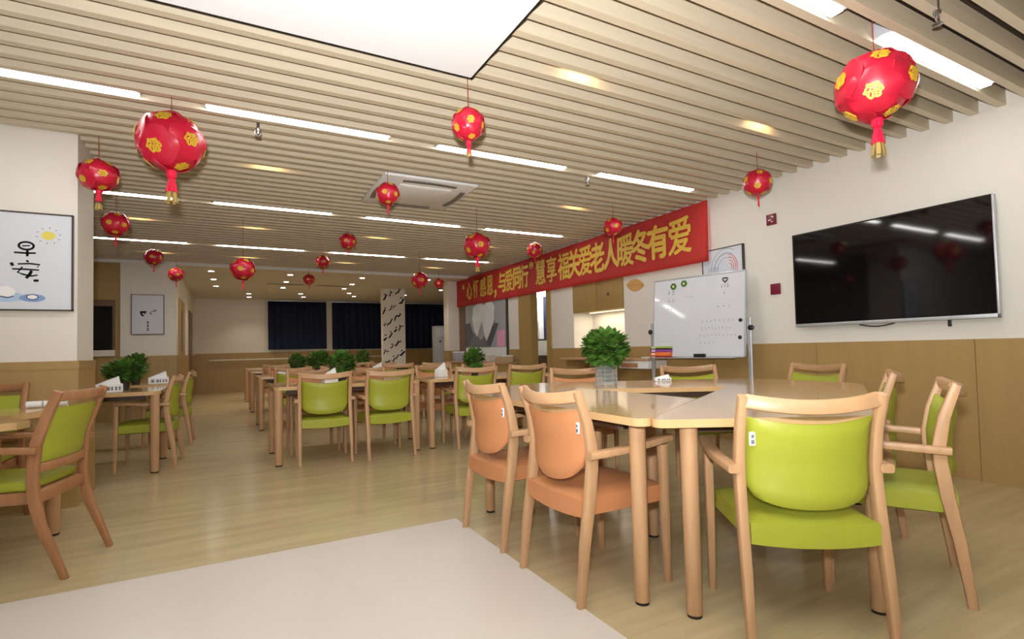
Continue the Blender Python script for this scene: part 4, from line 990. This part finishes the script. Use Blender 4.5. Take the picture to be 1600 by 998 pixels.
# ------------------------------------------------------------------ plants
def plant(x, y, z, R, H, label, vase=True, seed=1, n=330, leaf=0.06, dark=False):
    random.seed(seed)
    t = empty('leafy_plant', (x, y, z))
    vh = 0.16 if vase else 0.1; vr = 0.075 if vase else 0.06
    if vase:
        b = BM(); lathe(b, [(vr, 0.0), (vr, vh), (vr - 0.005, vh), (vr - 0.005, 0.012), (0.001, 0.012)], 28); obj('vase', b, GLASS, t)
        b = BM()
        for k in range(5): tube(b, [((vr + 0.002) * cos(a), (vr + 0.002) * sin(a), 0.025 + k * 0.03) for a in [2 * pi * q / 24 for q in range(25)]], 0.0022, 5, cap=False)
        for k in range(8):
            a = 2 * pi * k / 8; tube(b, [((vr + 0.002) * cos(a), (vr + 0.002) * sin(a), 0.004), ((vr + 0.002) * cos(a), (vr + 0.002) * sin(a), vh)], 0.002, 5)
        obj('wire_cage', b, ALU, t)
    else:
        b = BM(); lathe(b, [(vr * 0.7, 0.0), (vr, vh), (vr * 0.9, vh), (vr * 0.85, vh - 0.02)], 24); obj('pot', b, mat('dark_pot', (60, 56, 52), 0.5), t)
    b = BM()
    tips = []
    zc = vh + H * 0.42
    for k in range(26):
        a = random.uniform(0, 2 * pi); r = R * random.uniform(0.2, 0.8); hh = vh + H * random.uniform(0.3, 0.85)
        tube(b, [(0.02 * cos(a), 0.02 * sin(a), 0.03), (0.035 * cos(a), 0.035 * sin(a), vh), (r * 0.6 * cos(a), r * 0.6 * sin(a), (hh + vh) / 2 + 0.03), (r * cos(a), r * sin(a), hh)], 0.0028, 5)
    obj('stems', b, STEM, t)
    b = BM()
    for k in range(n):
        # point in an upright dome
        while True:
            p = Vector((random.uniform(-1, 1), random.uniform(-1, 1), random.uniform(-1, 1)))
            if 0.25 < p.length < 1: break
        p = p.normalized() * (p.length ** 0.45)
        c = Vector((p.x * R * 0.86, p.y * R * 0.86, zc + p.z * H * 0.5))
        if c.z < vh - 0.02: c.z = vh - 0.02 + random.uniform(0, 0.05)
        d = Vector((p.x, p.y, p.z * 0.6 + 0.25 + random.uniform(-0.5, 0.4))).normalized()
        s = d.cross(Vector((random.uniform(-.4, .4), random.uniform(-.4, .4), 1))).normalized(); nn = s.cross(d).normalized()
        L = leaf * random.uniform(0.75, 1.3); w = L * 0.5
        q = [c - d * L * .5, c - d * L * .1 + s * w * .8 + nn * 0.004, c + d * L * .2 + s * w * .75, c + d * L * .6 - nn * 0.008, c + d * L * .2 - s * w * .75, c - d * L * .1 - s * w * .8 + nn * 0.004, c + d * L * .1 - nn * 0.006]
        v = [b.verts.new(z_) for z_ in q]
        for f in ((0, 1, 6), (1, 2, 6), (2, 3, 6), (3, 4, 6), (4, 5, 6), (5, 0, 6)): b.faces.new([v[i] for i in f])
    me = bpy.data.meshes.new('foliage'); b.to_mesh(me); b.free()
    link('foliage', me, LEAF, t, 3)
    return tag(t, label, 'plant')
plant(2.43, 3.055, 0.776, 0.19, 0.27, 'bushy green plant in a caged glass vase on the joined tables', True, 3, 720, 0.056)
plant(1.13, 6.02, 0.751, 0.165, 0.24, 'round bushy plant on the first middle table beyond the green chairs', False, 4, 320, 0.06)
plant(2.72, 6.0, 0.751, 0.15, 0.24, 'bushy plant on the second middle table near the hands print', False, 5, 280, 0.06)
plant(1.25, 8.5, 0.751, 0.2, 0.25, 'dark bushy plant on the second row table below the first curtain', False, 6, 280, 0.06)
plant(0.98, 8.75, 0.751, 0.15, 0.22, 'small dark plant on the second row table nearest the corridor', False, 7, 200, 0.06)
plant(2.55, 10.9 + .4, 0.751, 0.18, 0.28, 'bushy plant on the third row table below the far lantern', False, 8, 240, 0.06)
plant(2.15, 13.9, 0.751, 0.17, 0.3, 'small plant on the last row before the written column', False, 9, 200, 0.06)
plant(-0.86, 6.32, 0.751, 0.19, 0.2, 'spreading dark plant on the pier table behind the tissue box', False, 10, 320, 0.065)
plant(-0.92, 7.6, 0.751, 0.15, 0.27, 'dark upright plant on the farther pier table', False, 11, 240, 0.06)

# ------------------------------------------------------------------ red lanterns
PHI = (1 + sqrt(5)) / 2
DOD = [Vector(v).normalized() for v in [(0, s1, s2 * PHI) for s1 in (-1, 1) for s2 in (-1, 1)] + [(s1, s2 * PHI, 0) for s1 in (-1, 1) for s2 in (-1, 1)] + [(s2 * PHI, 0, s1) for s1 in (-1, 1) for s2 in (-1, 1)]]
def lantern_meshes():
    M = {}
    b = BM()                                    # one cupped paper disc facing +z, lantern of unit diameter
    rings = []
    for th in (2, 10, 18, 26, 33, 38, 41):
        ring = []
        for k in range(40):
            a = 2 * pi * k / 40; e = max(0, (th - 26) / 12)
            r0 = 0.462 + 0.010 * e * sin(5 * a); t_ = radians(th * (1 + 0.03 * e * sin(5 * a + 1)))
            ring.append(b.verts.new((r0 * sin(t_) * cos(a), r0 * sin(t_) * sin(a), r0 * (1 - 0.34 * t_ * t_))))
        rings.append(ring)
    for u in range(len(rings) - 1):
        for k in range(40): b.faces.new((rings[u][k], rings[u][(k + 1) % 40], rings[u + 1][(k + 1) % 40], rings[u + 1][k]))
    edge = [b.verts.new(v.co - Vector((v.co.x * 0.01, v.co.y * 0.01, 0.014))) for v in rings[-1]]
    for k in range(40): b.faces.new((rings[-1][k], rings[-1][(k + 1) % 40], edge[(k + 1) % 40], edge[k]))
    b.faces.new(rings[0])
    bmesh.ops.recalc_face_normals(b, faces=b.faces[:])
    me = bpy.data.meshes.new('petal'); b.to_mesh(me); b.free(); me.materials.append(RED)
    for p in me.polygons: p.use_smooth = True
    me.set_sharp_from_angle(angle=0.8)
    M['petal'] = me
    b = BM(); bmesh.ops.create_icosphere(b, subdivisions=3, radius=0.40); me = bpy.data.meshes.new('core'); b.to_mesh(me); b.free(); me.materials.append(REDD); M['core'] = me
    b = BM()
    glyph(b, '福', lambda u, v, w: (u, v, 0.476 + w), 0.17, 0.17, bold=0.02, ext=0.006)
    n = 48
    rr = lambda k, r: r * (1 + 0.10 * sin(6 * 2 * pi * k / n) + 0.05 * sin(11 * 2 * pi * k / n + 1))
    v0 = [b.verts.new((rr(k, 0.106) * cos(2 * pi * k / n), rr(k, 0.106) * sin(2 * pi * k / n), 0.471)) for k in range(n)]
    v1 = [b.verts.new((rr(k, 0.078) * cos(2 * pi * k / n), rr(k, 0.078) * sin(2 * pi * k / n), 0.471)) for k in range(n)]
    for k in range(n): b.faces.new((v0[k], v0[(k + 1) % n], v1[(k + 1) % n], v1[k]))
    me = bpy.data.meshes.new('gold_emblem'); b.to_mesh(me); b.free(); me.materials.append(GOLD); M['gold_emblem'] = me
    b = BM()
    lathe(b, [(0.06, -0.48), (0.075, -0.5), (0.07, -0.6), (0.05, -0.62)], 12)
    for k in range(7):
        a = 2 * pi * k / 7; sweep(b, [(0.03 * cos(a), 0.03 * sin(a), -0.6), (0.05 * cos(a), 0.05 * sin(a), -0.7), (0.075 * cos(a), 0.075 * sin(a), -0.86)], [0.04, 0.05, 0.06], 0.012, side=(-sin(a), cos(a), 0))
    for s_ in (-1, 1):
        tube(b, [(0, 0, -0.58), (s_ * 0.09, 0.01, -0.54), (s_ * 0.12, 0.01, -0.6), (s_ * 0.07, 0.01, -0.63), (0, 0, -0.6)], 0.012, 7)
    me = bpy.data.meshes.new('tassel'); b.to_mesh(me); b.free(); me.materials.append(REDT); M['tassel'] = me
    b = BM()
    for k in range(6):
        a = 2 * pi * k / 6; sweep(b, [(0.06 * cos(a), 0.06 * sin(a), -0.84), (0.085 * cos(a), 0.085 * sin(a), -1.02)], 0.05, 0.01, side=(-sin(a), cos(a), 0))
    me = bpy.data.meshes.new('tassel_fringe'); b.to_mesh(me); b.free(); me.materials.append(mat('fringe_gold', (170, 142, 70), 0.5, var=0.1)); M['tassel_fringe'] = me
    return M
LM = lantern_meshes()
def lantern(x, y, z, d, label, rzv=0.0, squash=0.93, fringe=True, thin=False, ztop=2.73):
    t = empty('red_lantern', (x, y, z), rzv)
    S = Matrix.Diagonal((d, d, d * squash, 1)); tilt = Matrix.Rotation(0.15, 4, 'X') @ Matrix.Rotation(0.1, 4, 'Y')
    for i, n in enumerate(DOD):
        up = Vector((0, 0, 1)); sx_ = up.cross(n); sx_ = sx_.normalized() if sx_.length > 0.1 else Vector((1, 0, 0)); sy_ = n.cross(sx_)
        B = Matrix((sx_, sy_, n)).transposed().to_4x4(); lv = 1.0 + 0.035 * ((i * 7) % 3 - 1)
        for nm in ('petal', 'gold_emblem'):
            o = bpy.data.objects.new(nm, LM[nm]); COL.objects.link(o); o.parent = t
            o.matrix_basis = S @ tilt @ B @ Matrix.Diagonal((lv, lv, lv, 1))
    for nm in ('core', 'tassel'):
        o = bpy.data.objects.new(nm, LM[nm]); COL.objects.link(o); o.parent = t; o.scale = (d, d, d * squash)
        if nm == 'tassel' and thin: o.scale = (d * 0.45, d * 0.45, d)
    if fringe:
        o = bpy.data.objects.new('tassel_fringe', LM['tassel_fringe']); COL.objects.link(o); o.parent = t; o.scale = (d, d, d * 0.95) if not thin else (d * 0.4, d * 0.4, d)
    b = BM(); tube(b, [(0, 0, d * 0.4), (0, 0, ztop - z)], 0.0022, 6); obj('string', b, STRING, t)
    return tag(t, label, 'lantern', 'red lanterns hanging from the ceiling')
lantern(2.97, 1.45, 2.375, 0.375, 'largest red lantern, by the bright light over the television', 0.5)
lantern(-0.29, 3.93, 2.42, 0.40, 'second largest red lantern, hanging out from the near picture pier', 1.2)
lantern(1.305, 2.895, 2.43, 0.20, 'red lantern hanging at the corner of the white ceiling panel', 0.3, 1.05)
lantern(-0.815, 4.87, 2.42, 0.265, 'red lantern hanging close to the corner of the picture pier', 0.9, 0.85)
lantern(-0.84, 5.75, 2.25, 0.225, 'shiny red lantern below the one at the pier corner', 0.2, 0.85, False, True)
lantern(1.31, 4.72, 2.50, 0.215, 'red lantern overlapping the white air conditioner', 0.0, 0.95, False, True)
lantern(4.08, 2.96, 2.455, 0.24, 'red lantern close to the cream wall above the maroon plate', 0.7, 0.95, False, True)
lantern(1.47, 7.3, 2.57, 0.225, 'small red lantern just above the middle light of the far row', 0.1, 0.95, False, True)
lantern(-0.86, 8.8, 2.455, 0.24, 'small red lantern with thin tassel above the farther picture', 0.4, 0.85, False, True)
lantern(-0.63, 9.3, 2.29, 0.215, 'dark small red lantern at the mouth of the corridor', 0.8, 0.9, False, True)
lantern(0.2, 7.2, 2.11, 0.29, 'pale red lantern hanging low before the far cream wall', 0.3, 0.9, False, True)
lantern(1.41, 9.0, 2.555, 0.23, 'small red lantern above the first navy curtain', 0.6, 0.85, False, True)
lantern(1.44, 10.85, 2.50, 0.22, 'tiny red lantern just above the first navy curtain edge', 0.2, 0.9, False, True)
lantern(2.58, 5.55, 2.27, 0.315, 'glossy red lantern below the fourth light, left of the banner', 0.4, 0.92, True)
lantern(3.9, 6.44, 2.465, 0.22, 'red lantern in front of the banner middle characters', 0.9, 1.05, False, True)
lantern(4.0, 4.82, 2.46, 0.225, 'dark red lantern at the top edge of the banner', 0.2, 0.95, False, True)
lantern(2.87, 8.47, 2.245, 0.29, 'dark red lantern before the curtain beside the written column', 0.5, 0.95, False, True)
lantern(3.9, 10.3, 2.45, 0.22, 'smallest dark red lantern beside the cream end pier', 0.1, 0.9, False, True)
